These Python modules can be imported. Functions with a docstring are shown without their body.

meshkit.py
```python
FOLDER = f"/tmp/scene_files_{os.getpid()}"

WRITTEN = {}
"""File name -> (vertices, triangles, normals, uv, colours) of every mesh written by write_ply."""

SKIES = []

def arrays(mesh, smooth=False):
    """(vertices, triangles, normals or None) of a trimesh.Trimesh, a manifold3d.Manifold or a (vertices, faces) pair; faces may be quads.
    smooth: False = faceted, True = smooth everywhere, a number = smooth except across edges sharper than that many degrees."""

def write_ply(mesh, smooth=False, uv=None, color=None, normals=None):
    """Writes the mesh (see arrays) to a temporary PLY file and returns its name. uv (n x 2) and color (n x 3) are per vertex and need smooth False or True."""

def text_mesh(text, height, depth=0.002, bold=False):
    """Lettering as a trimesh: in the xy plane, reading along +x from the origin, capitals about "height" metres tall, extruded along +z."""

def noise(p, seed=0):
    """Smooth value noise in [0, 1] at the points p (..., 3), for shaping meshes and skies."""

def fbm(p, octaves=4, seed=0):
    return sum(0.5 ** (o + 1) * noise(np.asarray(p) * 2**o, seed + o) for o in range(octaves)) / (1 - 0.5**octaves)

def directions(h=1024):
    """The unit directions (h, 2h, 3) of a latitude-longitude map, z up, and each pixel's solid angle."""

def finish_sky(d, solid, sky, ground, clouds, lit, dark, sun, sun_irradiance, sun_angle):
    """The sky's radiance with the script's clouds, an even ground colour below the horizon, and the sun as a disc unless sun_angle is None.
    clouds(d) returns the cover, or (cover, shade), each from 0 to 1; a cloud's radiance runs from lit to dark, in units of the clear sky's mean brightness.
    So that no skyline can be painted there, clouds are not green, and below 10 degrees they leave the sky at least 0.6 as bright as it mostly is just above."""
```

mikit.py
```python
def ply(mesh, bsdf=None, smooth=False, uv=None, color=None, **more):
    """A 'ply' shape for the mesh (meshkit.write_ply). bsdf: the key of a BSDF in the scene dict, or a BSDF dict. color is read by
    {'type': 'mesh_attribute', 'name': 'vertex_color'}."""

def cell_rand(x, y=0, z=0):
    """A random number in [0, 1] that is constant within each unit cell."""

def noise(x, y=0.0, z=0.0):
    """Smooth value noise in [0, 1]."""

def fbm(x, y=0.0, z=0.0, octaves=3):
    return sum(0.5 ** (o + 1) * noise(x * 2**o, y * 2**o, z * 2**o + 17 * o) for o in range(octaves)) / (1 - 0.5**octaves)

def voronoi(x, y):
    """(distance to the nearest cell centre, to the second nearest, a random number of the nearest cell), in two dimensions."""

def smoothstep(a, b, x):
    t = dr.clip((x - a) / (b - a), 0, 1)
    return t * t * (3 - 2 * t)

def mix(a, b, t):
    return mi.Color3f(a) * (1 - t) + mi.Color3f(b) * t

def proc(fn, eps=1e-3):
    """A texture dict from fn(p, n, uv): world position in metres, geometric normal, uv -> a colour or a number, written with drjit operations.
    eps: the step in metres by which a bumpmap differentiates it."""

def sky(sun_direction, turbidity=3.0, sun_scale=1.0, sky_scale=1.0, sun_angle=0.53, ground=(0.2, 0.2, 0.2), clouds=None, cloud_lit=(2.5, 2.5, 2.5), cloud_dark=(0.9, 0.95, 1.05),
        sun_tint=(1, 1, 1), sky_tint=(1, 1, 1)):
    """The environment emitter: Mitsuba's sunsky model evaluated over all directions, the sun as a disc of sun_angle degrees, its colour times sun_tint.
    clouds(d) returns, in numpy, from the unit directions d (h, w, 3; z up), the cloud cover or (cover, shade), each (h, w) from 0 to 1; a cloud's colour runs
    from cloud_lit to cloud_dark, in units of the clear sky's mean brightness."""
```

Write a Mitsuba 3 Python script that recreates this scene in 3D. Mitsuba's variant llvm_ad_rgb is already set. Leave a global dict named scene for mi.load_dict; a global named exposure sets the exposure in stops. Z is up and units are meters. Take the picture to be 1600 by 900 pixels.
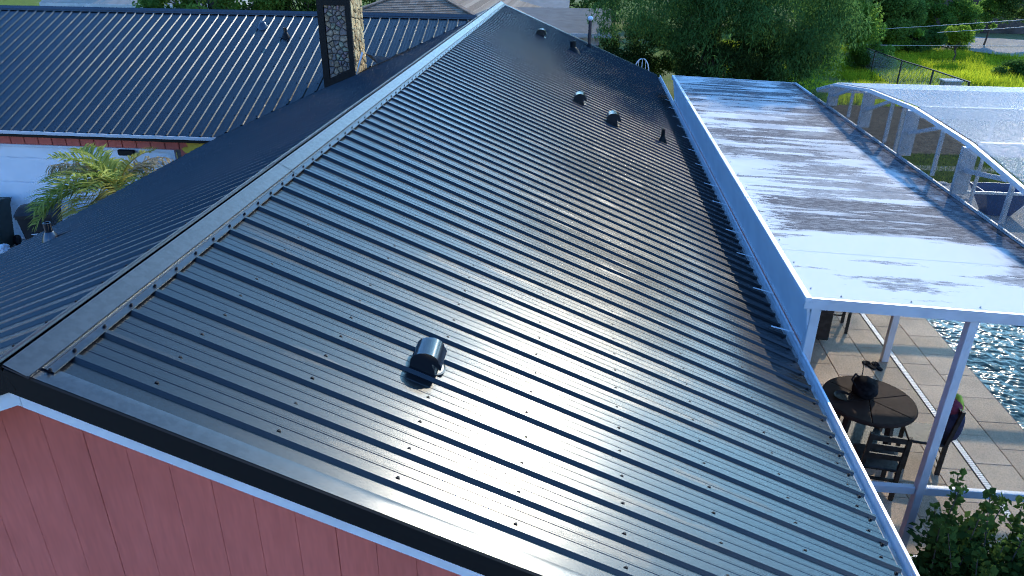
import math, random
import numpy as np
import trimesh
import drjit as dr
import mitsuba as mi
import mikit, meshkit
from mikit import proc, noise, fbm, smoothstep, mix
from scipy.spatial import Voronoi
from shapely.geometry import Polygon, box as sbox

# ---------------------------------------------------------------- camera, sky, exposure
T = mi.ScalarTransform4f
CAM = np.array([2.378, -2.438, 5.985])
FWD = np.array([-0.0805, 0.8981, -0.4324])
UP = np.array([-0.0500, 0.4300, 0.9015])
SUN_AZ, SUN_EL = math.radians(27.0), math.radians(31.5)
SUN = [math.sin(SUN_AZ) * math.cos(SUN_EL), math.cos(SUN_AZ) * math.cos(SUN_EL), math.sin(SUN_EL)]
scene, labels = {}, {}
scene['camera'] = {'type': 'perspective', 'fov': 69.83, 'fov_axis': 'x', 'near_clip': 0.05, 'far_clip': 2000.0,
                   'to_world': T().look_at(origin=CAM.tolist(), target=(CAM + FWD).tolist(), up=UP.tolist())}


def clouds(d):
    # fair-weather cumulus: a broken layer that closes up towards the horizon
    el = np.degrees(np.arcsin(np.clip(d[..., 2], -1, 1)))
    q = d / (np.abs(d[..., 2:3]) + 0.14)
    f = meshkit.fbm(np.stack([q[..., 0] * 1.1 + 3.0, q[..., 1] * 1.1 + 8.0, 0 * q[..., 0]], -1), 5, 2)
    k = f + 0.55 * np.exp(-np.maximum(el, 0) / 13.0) - 0.21
    cover = np.clip((k - 0.55) / 0.16, 0, 1)
    shade = np.clip((meshkit.fbm(q * 2.3, 4, 6) - 0.4) * 1.6, 0, 1) * 0.8
    return cover * cover * (3 - 2 * cover) * 0.85, shade


scene['sky'] = mikit.sky(SUN, turbidity=5, sun_tint=(0.87, 1.0, 1.2), sun_scale=1.8, sky_scale=3.8, sky_tint=(0.42, 1.0, 1.8), clouds=clouds, cloud_lit=(2.1, 2.6, 3.1), cloud_dark=(1.2, 1.45, 1.75), ground=(0.12, 0.12, 0.1))
exposure = 1.12

# ---------------------------------------------------------------- helpers
rng = np.random.default_rng(7)


def numbered(key):
    taken = lambda k: k in scene or k in labels or any(s.startswith(k + '__') for s in scene)
    if not taken(key):
        return key
    i = _count.get(key, 0) + 1
    while taken(f'{key}_{i:03d}'):
        i += 1
    _count[key] = i
    return f'{key}_{i:03d}'


_count = {}


def obj(name, mesh, bsdf, parent=None, smooth=False, uv=None, color=None):
    if hasattr(mesh, 'build'):
        mesh = mesh.build()
    base = f'{parent}__{name}' if parent else name
    key, i = base, _count.get(base, 0)
    while key in scene:
        i += 1
        key = f'{base}_{i:03d}'
    _count[base] = i
    scene[key] = mikit.ply(mesh, bsdf, smooth, uv=uv, color=color)
    return key


def thing(name, label, cat, group=None):
    key = numbered(name)
    labels[key] = {'label': label, 'category': cat}
    if group:
        labels[key]['group'] = group
    return key


def tag(key, label=None, cat=None, group=None, kind=None):
    d = labels.setdefault(key, {})
    for k, v in (('label', label), ('category', cat), ('group', group), ('kind', kind)):
        if v:
            d[k] = v
    return key


class MB:
    """collects simple solids into one mesh"""

    def __init__(self):
        self.v, self.f, self.n = [], [], 0

    def add(self, v, f):
        v, f = np.asarray(v, float), np.asarray(f, int)
        if f.shape[1] == 4:
            f = np.vstack([f[:, [0, 1, 2]], f[:, [0, 2, 3]]])
        self.v.append(v)
        self.f.append(f + self.n)
        self.n += len(v)
        return self

    def mesh(self, m):
        return self.add(m.vertices, m.faces)

    def build(self):
        return np.vstack(self.v), np.vstack(self.f)

    def box(self, lo, hi):
        lo, hi = np.minimum(lo, hi), np.maximum(lo, hi)
        v = np.array([[x, y, z] for x in (lo[0], hi[0]) for y in (lo[1], hi[1]) for z in (lo[2], hi[2])])
        return self.add(v, [[0, 1, 3, 2], [4, 6, 7, 5], [0, 4, 5, 1], [2, 3, 7, 6], [0, 2, 6, 4], [1, 5, 7, 3]])

    def bevel(self, lo, hi, b):
        lo, hi = np.minimum(lo, hi).astype(float), np.maximum(lo, hi).astype(float)
        pts = []
        for ax in range(3):
            for c in np.ndindex(2, 2, 2):
                q = np.where(c, hi - b, lo + b)
                q[ax] = hi[ax] if c[ax] else lo[ax]
                pts.append(q)
        return self.mesh(trimesh.convex.convex_hull(np.array(pts)))

    def beam(self, p, q, w, h, up=(0, 0, 1)):
        p, q, up = (np.asarray(a, float) for a in (p, q, up))
        d = (q - p) / np.linalg.norm(q - p)
        s = np.cross(d, up)
        s /= np.linalg.norm(s)
        u = np.cross(s, d)
        v = [b + s * (w / 2) * i + u * (h / 2) * j for b in (p, q) for i, j in ((-1, -1), (1, -1), (1, 1), (-1, 1))]
        return self.add(v, [[0, 3, 2, 1], [4, 5, 6, 7], [0, 1, 5, 4], [1, 2, 6, 5], [2, 3, 7, 6], [3, 0, 4, 7]])

    def tube(self, pts, r, sides=8, caps=True):
        p = np.asarray(pts, float)
        r = np.broadcast_to(np.asarray(r, float), (len(p),))
        t = np.gradient(p, axis=0)
        t /= np.linalg.norm(t, axis=1, keepdims=True) + 1e-12
        ref = np.array([0, 0, 1.0]) if np.abs(t[:, 2]).mean() < 0.8 else np.array([1.0, 0, 0])
        a = np.cross(t, ref)
        a /= np.linalg.norm(a, axis=1, keepdims=True) + 1e-12
        b = np.cross(t, a)
        ang = np.arange(sides) * 2 * np.pi / sides
        v = p[:, None] + r[:, None, None] * (np.cos(ang)[None, :, None] * a[:, None] + np.sin(ang)[None, :, None] * b[:, None])
        n = len(p)
        f = [[i * sides + j, i * sides + (j + 1) % sides, (i + 1) * sides + (j + 1) % sides, (i + 1) * sides + j] for i in range(n - 1) for j in range(sides)]
        self.add(v.reshape(-1, 3), f)
        if caps and sides > 2:
            for k, o in ((0, 1), (n - 1, -1)):
                c = np.vstack([v[k], p[k]])
                self.add(c, [[sides, j, (j + 1) % sides][::o] for j in range(sides)])
        return self

    def prism(self, poly, frame, depth, inset=0.0):
        """poly: 2-D outline (convex enough for a fan); frame: origin, u, v, n. Top outline shrunk by inset towards its centre."""
        o, u, w, n = (np.asarray(a, float) for a in frame)
        p = np.asarray(poly, float)
        c = p.mean(0)
        r = np.linalg.norm(p - c, axis=1, keepdims=True)
        top = c + (p - c) * np.maximum(0.2, 1 - inset / np.maximum(r, 1e-6))
        k = len(p)
        V = [o + a[0] * u + a[1] * w for a in p]
        V += [o + a[0] * u + a[1] * w + n * depth * 0.6 for a in p]
        V += [o + a[0] * u + a[1] * w + n * depth for a in top]
        V.append(o + c[0] * u + c[1] * w + n * depth)
        F = []
        for i in range(k):
            j = (i + 1) % k
            F += [[i, j, k + j], [i, k + j, k + i], [k + i, k + j, 2 * k + j], [k + i, 2 * k + j, 2 * k + i], [2 * k + i, 2 * k + j, 3 * k]]
        return self.add(V, F)

    def extrude(self, poly, frame, depth):
        """any simple outline, extruded along n"""
        o, u, w, n = (np.asarray(a, float) for a in frame)
        m = trimesh.creation.extrude_polygon(Polygon(poly), depth, engine='earcut')
        v = m.vertices
        return self.add(o + v[:, :1] * u + v[:, 1:2] * w + v[:, 2:] * n, m.faces)

    def sweep(self, prof, p0, axis, eu, ew, length, closed=True):
        """profile (u, w) swept along axis"""
        pr = np.asarray(prof, float)
        p0, axis, eu, ew = (np.asarray(a, float) for a in (p0, axis, eu, ew))
        a = p0 + pr[:, :1] * eu + pr[:, 1:] * ew
        b = a + axis * length
        k = len(pr)
        F = [[i, (i + 1) % k, k + (i + 1) % k, k + i] for i in range(k if closed else k - 1)]
        return self.add(np.vstack([a, b]), F)


# ---------------------------------------------------------------- materials
def rgb(*c):
    return {'type': 'rgb', 'value': list(c)}


def bsdf(key, color, rough=0.6, spec=0.5, metallic=0.0, **more):
    c = color if isinstance(color, dict) else rgb(*color)
    scene[key] = {'type': 'twosided', 'bsdf': {'type': 'principled', 'base_color': c, 'roughness': rough, 'specular': spec, 'metallic': metallic, **more}}
    return key


def grain(c0, c1, scale, octaves=3, lo=0.3, hi=0.7):
    return proc(lambda p, n, uv: mix(c0, c1, smoothstep(lo, hi, fbm(p.x * scale, p.y * scale, p.z * scale, octaves))))


def gloss(p):
    # each sheet weathered a little differently, with dull scuffs and dried water marks
    sheet = mikit.cell_rand((p.y + 0.07) / 0.9144, 3.0) * smoothstep(-9.0, -8.9, -dr.abs(p.x))
    return 0.225 + 0.05 * sheet + 0.05 * fbm(p.x * 2.0, p.y * 3.5, p.z * 2.0, 3) + 0.1 * smoothstep(0.66, 0.8, fbm(p.x * 2.2, p.y * 9.0, 1.0, 4))


ROUGH = proc(lambda p, n, uv: gloss(p))
ALPHA = proc(lambda p, n, uv: dr.square(gloss(p)))


def painted_metal(key, c0, c1, scale, flake, rough, alpha):
    """dark coil-coated sheet: a clear glossy binder with metallic flake below"""
    scene[key] = {'type': 'twosided', 'bsdf': {'type': 'blendbsdf', 'weight': 0.12,
                  'a': {'type': 'principled', 'base_color': grain(c0, c1, scale), 'roughness': rough, 'specular': 0.52},
                  'b': {'type': 'roughconductor', 'distribution': 'ggx', 'alpha': alpha, 'eta': rgb(0.2, 0.2, 0.2), 'k': rgb(4.0, 4.0, 4.0), 'specular_reflectance': rgb(*flake)}}}


painted_metal('mat_roof_metal', (0.003, 0.0036, 0.005), (0.005, 0.006, 0.008), 3.0, (0.1, 0.105, 0.11), ROUGH, ALPHA)
painted_metal('mat_cap_metal', (0.012, 0.014, 0.02), (0.02, 0.024, 0.032), 30.0, (0.1, 0.105, 0.11), 0.27, 0.07)
bsdf('mat_black_trim', (0.006, 0.0065, 0.007), rough=0.5, spec=0.2)
bsdf('mat_black_gloss', (0.012, 0.013, 0.015), rough=0.16, spec=0.7)
bsdf('mat_screw', (0.006, 0.007, 0.01), rough=0.55, spec=0.15)
bsdf('mat_white_trim', grain((0.58, 0.61, 0.62), (0.65, 0.67, 0.68), 4.0), rough=0.5)
bsdf('mat_eave_grey', (0.5, 0.51, 0.52), rough=0.5)
bsdf('mat_white_alu', grain((0.5, 0.51, 0.52), (0.57, 0.58, 0.585), 5.0), rough=0.4)
bsdf('mat_gutter', (0.6, 0.62, 0.64), rough=0.35)
bsdf('mat_gutter_inside', grain((0.22, 0.21, 0.2), (0.4, 0.4, 0.4), 9.0), rough=0.7)
bsdf('mat_fascia_white', grain((0.6, 0.62, 0.64), (0.66, 0.68, 0.69), 3.0), rough=0.5, spec=0.3)
bsdf('mat_pink', proc(lambda p, n, uv: mix((0.54, 0.125, 0.09), (0.68, 0.17, 0.125), fbm(p.x * 55, p.y * 30, p.z * 6, 4)) * (0.78 + 0.44 * fbm(p.x * 2.5, p.y * 2, p.z * 1.0, 4))), rough=0.8, spec=0.2)
bsdf('mat_mortar', grain((0.05, 0.048, 0.045), (0.1, 0.095, 0.09), 40.0), rough=0.95, spec=0.1)
for i, c in enumerate([(0.25, 0.185, 0.14), (0.3, 0.21, 0.13), (0.19, 0.15, 0.13), (0.25, 0.24, 0.16), (0.33, 0.24, 0.16), (0.24, 0.16, 0.15)]):
    bsdf(f'mat_stone_{i}', grain([x * 0.7 for x in c], [x * 1.25 for x in c], 22.0, 4), rough=0.85, spec=0.25)
for i, c in enumerate([(0.52, 0.36, 0.17), (0.6, 0.44, 0.22), (0.45, 0.3, 0.14)]):
    bsdf(f'mat_ochre_{i}', grain([x * 0.75 for x in c], [x * 1.2 for x in c], 18.0, 4), rough=0.85, spec=0.25)
bsdf('mat_door_white', grain((0.74, 0.76, 0.77), (0.8, 0.81, 0.82), 3.0), rough=0.5)
bsdf('mat_yellow', grain((0.62, 0.4, 0.03), (0.75, 0.52, 0.05), 12.0), rough=0.6)


def cover_top(p, n, uv):
    # weathered white paint: grey dirt in streaks along the sheets, chalky where worn off
    streak = fbm(p.x * 0.9 + 3.0, p.y * 7.0, 0.0, 5)
    big = fbm(p.x * 0.5 + 1.0, p.y * 0.55 + 4.0, 0.0, 3)
    fine = fbm(p.x * 14.0, p.y * 45.0, 0.0, 3)
    d = smoothstep(0.54, 0.63, streak * 0.62 + big * 0.42 + (fine - 0.5) * 0.12)
    band = smoothstep(0.0, 0.12, p.y - 5.6 + (fbm(p.x * 1.3, p.y * 3.0, 2.0, 4) - 0.5) * 0.5) * (1 - smoothstep(0.0, 0.12, p.y - 6.85 + (fbm(p.x * 1.3, p.y * 3.0, 7.0, 4) - 0.5) * 0.5))
    band = band * smoothstep(4.55, 5.0, p.x + (fine - 0.5) * 0.6) * (0.25 + 0.75 * smoothstep(0.26, 0.46, fbm(p.x * 1.1, p.y * 12.0, 3.0, 4)))
    edge = smoothstep(6.75, 7.3, p.x + (fbm(p.x * 5.0, p.y * 4.0, 5.0, 4) - 0.5) * 0.9)
    far = smoothstep(8.2, 10.5, p.y + (fbm(p.x * 0.8, p.y * 1.2, 9.0, 4) - 0.5) * 4.0) * 0.4 * smoothstep(0.35, 0.6, fbm(p.x * 1.4 + 2.0, p.y * 3.0, 4.0, 4))
    m = dr.clip(d * 0.72 + band * 1.1 + edge * 1.0 + far, 0, 1)
    m = m * (0.85 + 0.6 * (fine - 0.4))
    c = mix((0.6, 0.585, 0.55), (0.075, 0.075, 0.085), dr.clip(m, 0, 1))
    return c


bsdf('mat_cover_top', proc(cover_top), rough=0.75, spec=0.08)
bsdf('mat_cover_edge_dirt', grain((0.03, 0.028, 0.03), (0.16, 0.13, 0.13), 14.0, 4), rough=0.9, spec=0.1)
for i, c in enumerate([(0.52, 0.385, 0.255), (0.56, 0.415, 0.28), (0.48, 0.35, 0.23)]):
    bsdf(f'mat_paver_{i}', proc(lambda p, n, uv, c=c: mix([x * 0.7 for x in c], [x * 1.12 for x in c], fbm(p.x * 2.2, p.y * 2.2, 0.0, 3)) * (0.8 + 0.4 * noise(p.x * 120, p.y * 120, 0.0))), rough=0.8, spec=0.25)
bsdf('mat_joint', grain((0.1, 0.09, 0.075), (0.16, 0.14, 0.12), 20.0), rough=0.95)
bsdf('mat_drain', (0.6, 0.58, 0.52), rough=0.5)
bsdf('mat_water', proc(lambda p, n, uv: mix((0.008, 0.03, 0.034), (0.016, 0.055, 0.055), fbm(p.x * 1.6, p.y * 1.6, 0.0, 3))), rough=0.13, spec=0.2)
bsdf('mat_concrete', proc(lambda p, n, uv: mix((0.2, 0.19, 0.175), (0.32, 0.3, 0.28), fbm(p.x * 1.5, p.y * 1.5, 0.0, 4)) * (0.85 + 0.3 * noise(p.x * 60, p.y * 60, 0.0))), rough=0.9, spec=0.2)
bsdf('mat_yard', grain((0.19, 0.16, 0.12), (0.27, 0.23, 0.18), 1.5, 4), rough=0.9, spec=0.2)
bsdf('mat_road', proc(lambda p, n, uv: mix((0.2, 0.18, 0.155), (0.36, 0.33, 0.29), fbm(p.x * 0.8, p.y * 0.8, 0.0, 4))), rough=0.9, spec=0.2)
bsdf('mat_ground', proc(lambda p, n, uv: mix((0.09, 0.12, 0.02), (0.17, 0.16, 0.07), smoothstep(0.4, 0.72, fbm(p.x * 0.25, p.y * 0.25, 0.0, 4))) * (0.7 + 0.6 * fbm(p.x * 7, p.y * 7, 0.0, 3))), rough=0.95, spec=0.1)
bsdf('mat_soil', grain((0.035, 0.028, 0.02), (0.08, 0.065, 0.045), 9.0), rough=0.95, spec=0.1)
bsdf('mat_table', proc(lambda p, n, uv: mix((0.028, 0.017, 0.012), (0.075, 0.046, 0.033), fbm(p.x * 9.0, p.y * 9.0, p.z * 9.0, 4))), rough=0.75, spec=0.12)
bsdf('mat_black_wood', grain((0.012, 0.011, 0.01), (0.03, 0.027, 0.024), 15.0), rough=0.55, spec=0.35)
bsdf('mat_black_cloth', grain((0.008, 0.008, 0.009), (0.02, 0.02, 0.022), 25.0), rough=0.9, spec=0.15)
bsdf('mat_navy_cloth', grain((0.03, 0.032, 0.06), (0.06, 0.06, 0.1), 16.0), rough=0.85, spec=0.2)
bsdf('mat_red_cloth', grain((0.18, 0.03, 0.05), (0.28, 0.05, 0.07), 16.0), rough=0.85, spec=0.2)
bsdf('mat_lime_cloth', grain((0.35, 0.42, 0.04), (0.5, 0.55, 0.08), 16.0), rough=0.85, spec=0.2)
bsdf('mat_bin_black', grain((0.008, 0.009, 0.01), (0.018, 0.019, 0.02), 6.0), rough=0.5, spec=0.4)
bsdf('mat_bin_green', grain((0.008, 0.02, 0.016), (0.014, 0.032, 0.026), 6.0), rough=0.5, spec=0.4)
bsdf('mat_silver', (0.55, 0.57, 0.58), rough=0.35, metallic=0.9)
bsdf('mat_pipe_grey', (0.16, 0.2, 0.25), rough=0.4)
bsdf('mat_boot', (0.1, 0.1, 0.11), rough=0.2, metallic=0.8)
bsdf('mat_rust_pole', grain((0.035, 0.02, 0.018), (0.07, 0.035, 0.03), 12.0), rough=0.6)
bsdf('mat_plastic_white', (0.72, 0.74, 0.76), rough=0.5)
bsdf('mat_tub_blue', (0.02, 0.06, 0.16), rough=0.4)
bsdf('mat_shingle_brown', proc(lambda p, n, uv: mix((0.19, 0.14, 0.1), (0.3, 0.23, 0.17), mikit.cell_rand(p.x * 3.3, p.z * 20.0)) * (0.8 + 0.4 * noise(p.x * 40, p.y * 40, p.z * 40))), rough=0.95, spec=0.1)
bsdf('mat_shingle_tan', proc(lambda p, n, uv: mix((0.3, 0.25, 0.2), (0.42, 0.36, 0.3), fbm(p.x * 4, p.y * 4, p.z * 4, 4))), rough=0.95, spec=0.1)
bsdf('mat_shingle_grey', proc(lambda p, n, uv: mix((0.15, 0.135, 0.12), (0.27, 0.245, 0.215), fbm(p.x * 3, p.y * 9, p.z * 9, 4))), rough=0.9, spec=0.15)
bsdf('mat_stucco', grain((0.5, 0.5, 0.48), (0.6, 0.59, 0.56), 3.0), rough=0.9, spec=0.15)
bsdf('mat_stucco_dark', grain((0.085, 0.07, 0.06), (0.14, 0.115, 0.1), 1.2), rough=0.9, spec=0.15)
bsdf('mat_fence_dark', (0.03, 0.03, 0.028), rough=0.5)
bsdf('mat_fence_grey', (0.3, 0.31, 0.31), rough=0.45, metallic=0.4)
bsdf('mat_wire', (0.45, 0.45, 0.45), rough=0.5)
bsdf('mat_bark', proc(lambda p, n, uv: mix((0.06, 0.05, 0.04), (0.17, 0.145, 0.12), fbm(p.x * 9, p.y * 9, p.z * 2.5, 4))), rough=0.95, spec=0.1)
bsdf('mat_screen', (0.82, 0.76, 0.68), rough=0.35, spec=0.7)
bsdf('mat_rock', grain((0.22, 0.2, 0.18), (0.42, 0.39, 0.35), 7.0, 4), rough=0.9, spec=0.2)
LEAF = {'type': 'principledthin', 'base_color': {'type': 'mesh_attribute', 'name': 'vertex_color'}, 'roughness': 0.5, 'spec_trans': 0.0, 'diff_trans': 1.2, 'eta': 1.4}
scene['mat_leaf'] = LEAF

# ---------------------------------------------------------------- ground and other setting
gx, gy = np.meshgrid(np.concatenate([[-700, -200, -60], np.linspace(-30, 60, 46), [90, 250, 700]]), np.concatenate([[-300, -60], np.linspace(-20, 80, 51), [120, 300, 900]]), indexing='ij')
gz = np.where((gy > 26) & (gx > 10), 0.12 * (meshkit.fbm(np.stack([gx * 0.2, gy * 0.2, gx * 0], -1), 3) - 0.5), 0.0) - 0.1
iy = gx.shape[1]
gf = [[i * iy + j, (i + 1) * iy + j, (i + 1) * iy + j + 1, i * iy + j + 1] for i in range(gx.shape[0] - 1) for j in range(iy - 1)]
g = obj('ground', (np.stack([gx, gy, gz], -1).reshape(-1, 3), gf), 'mat_ground', smooth=True)
tag(g, 'grassy and sandy ground around the houses', kind='structure')
g = obj('front_yard', MB().box((-30, -40, -0.095), (30, -0.6, -0.03)), 'mat_yard')
tag(g, 'pale sandy concrete yard in front of the pink gable', kind='structure')
g = obj('driveway', MB().box((-16, -0.59, -0.09), (-4.2, 11.25, -0.005)), 'mat_concrete')
tag(g, 'shaded concrete driveway in front of the garage door', kind='structure')
road_pts = [(25.2, 54.6), (29.4, 54.2), (46, 46), (46, 35), (27.6, 43.6), (25.6, 46.8), (24.6, 50)]
g = obj('road', MB().extrude(road_pts, ((0, 0, -0.04), (1, 0, 0), (0, 1, 0), (0, 0, 1)), 0.03), 'mat_road')
tag(g, 'pale dusty road behind the grass field', kind='structure')

# ---------------------------------------------------------------- the house
A = 0.3907
CA, SA, TA = math.cos(A), math.sin(A), math.tan(A)
ZR, RS = 4.3, 0.2286
S_EAVE = 4.87
Y_FAR = 19.46
XE = S_EAVE * CA
ZE = ZR - S_EAVE * SA
WY = 10.92 + (4.3 - 2.45) / TA      # ridge line of the garage wing
WX0 = -14.2
house = thing('house', 'long low house with dark ribbed metal roof, stone chimney and salmon pink gable', 'house')
RIGHT = ((0, 0, ZR), (0, 1, 0), (CA, 0, -SA), (SA, 0, CA))
LEFT = ((0, 0, ZR), (0, 1, 0), (-CA, 0, -SA), (-SA, 0, CA))
WING = ((0, WY, ZR), (-1, 0, 0), (0, -CA, -SA), (0, -SA, CA))
RIB = [(-0.027, 0), (-0.012, 0.0205), (0.012, 0.0205), (0.027, 0)]
MINOR = [(-0.009, 0), (-0.0045, 0.0019), (0.0045, 0.0019), (0.009, 0)]


def frame_pt(fr, v, s, h):
    o, ev, es, n = (np.asarray(a, float) for a in fr)
    return o + np.multiply.outer(v, ev) + np.multiply.outer(s, es) + np.multiply.outer(h, n)


def panel(fr, v0, ribs, v1, s0, s1fn, rows, seed):
    """one sheet of ribbed panel between v0 and v1 with major ribs at the given places"""
    pr = [(v0, 0.0)]
    for i, r in enumerate(ribs):
        for dv, h in RIB:
            pr.append((r + dv, h))
        for m in (0.36, 0.64):
            for dv, h in MINOR:
                pr.append((r + RS * m + dv, h))
    pr = [q for q in pr if v0 <= q[0] <= v1] + [(v1, 0.0)]
    pr = np.array(pr)
    v, h = pr[:, 0], pr[:, 1]
    s1 = np.array([s1fn(x) for x in v])
    t = np.linspace(0, 1, rows)
    S = s0 + t[:, None] * np.maximum(s1 - s0, 0.002)[None]
    Vv = np.broadcast_to(v, S.shape)
    # slight oil-canning of the thin sheet
    H = np.broadcast_to(h, S.shape) + 0.0023 * (meshkit.fbm(np.stack([Vv * 5.0 + seed * 0.37, S * 1.1, 0 * S + seed], -1), 2, seed=3) - 0.5) + 0.0005 * (meshkit.noise(np.stack([Vv * 14.0, S * 3.0, 0 * S + seed], -1)) - 0.5)
    P = frame_pt(fr, Vv, S, H).reshape(-1, 3)
    k = len(v)
    f = [[i * k + j, i * k + j + 1, (i + 1) * k + j + 1, (i + 1) * k + j] for i in range(rows - 1) for j in range(k - 1)]
    return P, f


def slope(fr, first, count, vend, s0, s1fn, rows=22):
    """panels of four ribs each; returns the ribs' places"""
    n = 0
    for k0 in range(0, count, 4):
        ks = [first + RS * k for k in range(k0, min(k0 + 4, count))]
        v0 = ks[0] - 0.036 if k0 else max(first - 0.1286, ks[0] - 0.13)
        v1 = min(ks[0] + 4 * RS - 0.036, vend)
        if max(s1fn(v0), s1fn(v1)) - s0 < 0.08:
            continue
        obj('panel', panel(fr, v0, ks, v1, s0, s1fn, rows, n), 'mat_roof_metal', house + '__roof', smooth=16)
        n += 1


def screws_mesh(places, sc=1.0):
    m = MB()
    a6 = np.arange(6) * np.pi / 3
    ring = np.stack([np.cos(a6), np.sin(a6)], 1)
    for fr, v, s, h0 in places:
        o, ev, es, n = (np.asarray(a, float) for a in fr)
        c = o + v * ev + s * es + h0 * n
        lv = [c + n * hh + sc * rr * (q[0] * ev + q[1] * es) for rr, hh in ((0.0125, 0.0), (0.0125, 0.004), (0.0085, 0.006), (0.008, 0.014)) for q in ring]
        lv.append(c + n * 0.015)
        f = [[a * 6 + i, a * 6 + (i + 1) % 6, (a + 1) * 6 + (i + 1) % 6, (a + 1) * 6 + i] for a in range(3) for i in range(6)]
        tri = [[x[0], x[1], x[2]] for x in f] + [[x[0], x[2], x[3]] for x in f] + [[18 + i, 18 + (i + 1) % 6, 24] for i in range(6)]
        m.add(lv, tri)
    return m


# deck below the sheets (also the soffit): closed slabs
deck = MB()
def slab(pts, dz=0.12):
    p = np.array(pts, float)
    k = len(p)
    q = p - [0, 0, dz]
    deck.add(np.vstack([p, q]), [[0, i, i + 1] for i in range(1, k - 1)] + [[k, k + i + 1, k + i] for i in range(1, k - 1)] + [[i, k + i, (i + 1) % k] for i in range(k)] + [[(i + 1) % k, k + i, k + (i + 1) % k] for i in range(k)])
D = 0.02
slab([(0, 0.03, ZR - D), (0, Y_FAR - 0.02, ZR - D), (XE - 0.03, Y_FAR - 0.02, ZE - D + 0.012), (XE - 0.03, 0.03, ZE - D + 0.012)])
slab([(0, 0.03, ZR - D), (-XE + 0.03, 0.03, ZE - D + 0.012), (-XE + 0.03, WY - XE, ZE - D + 0.012), (0, WY, ZR - D)])
slab([(0, WY, ZR - D), (-XE + 0.03, WY + XE, ZE - D + 0.012), (-XE + 0.03, Y_FAR - 0.02, ZE - D + 0.012), (0, Y_FAR - 0.02, ZR - D)])
slab([(0, WY, ZR - D), (-XE + 0.03, WY - XE, ZE - D + 0.012), (WX0, WY - XE + 0.03, ZE - D + 0.012), (WX0, WY, ZR - D)])
slab([(0, WY, ZR - D), (WX0, WY, ZR - D), (WX0, WY + XE - 0.03, ZE - D + 0.012), (-XE + 0.03, WY + XE - 0.03, ZE - D + 0.012)])
roof = obj('roof', deck, 'mat_black_trim', house)

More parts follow.
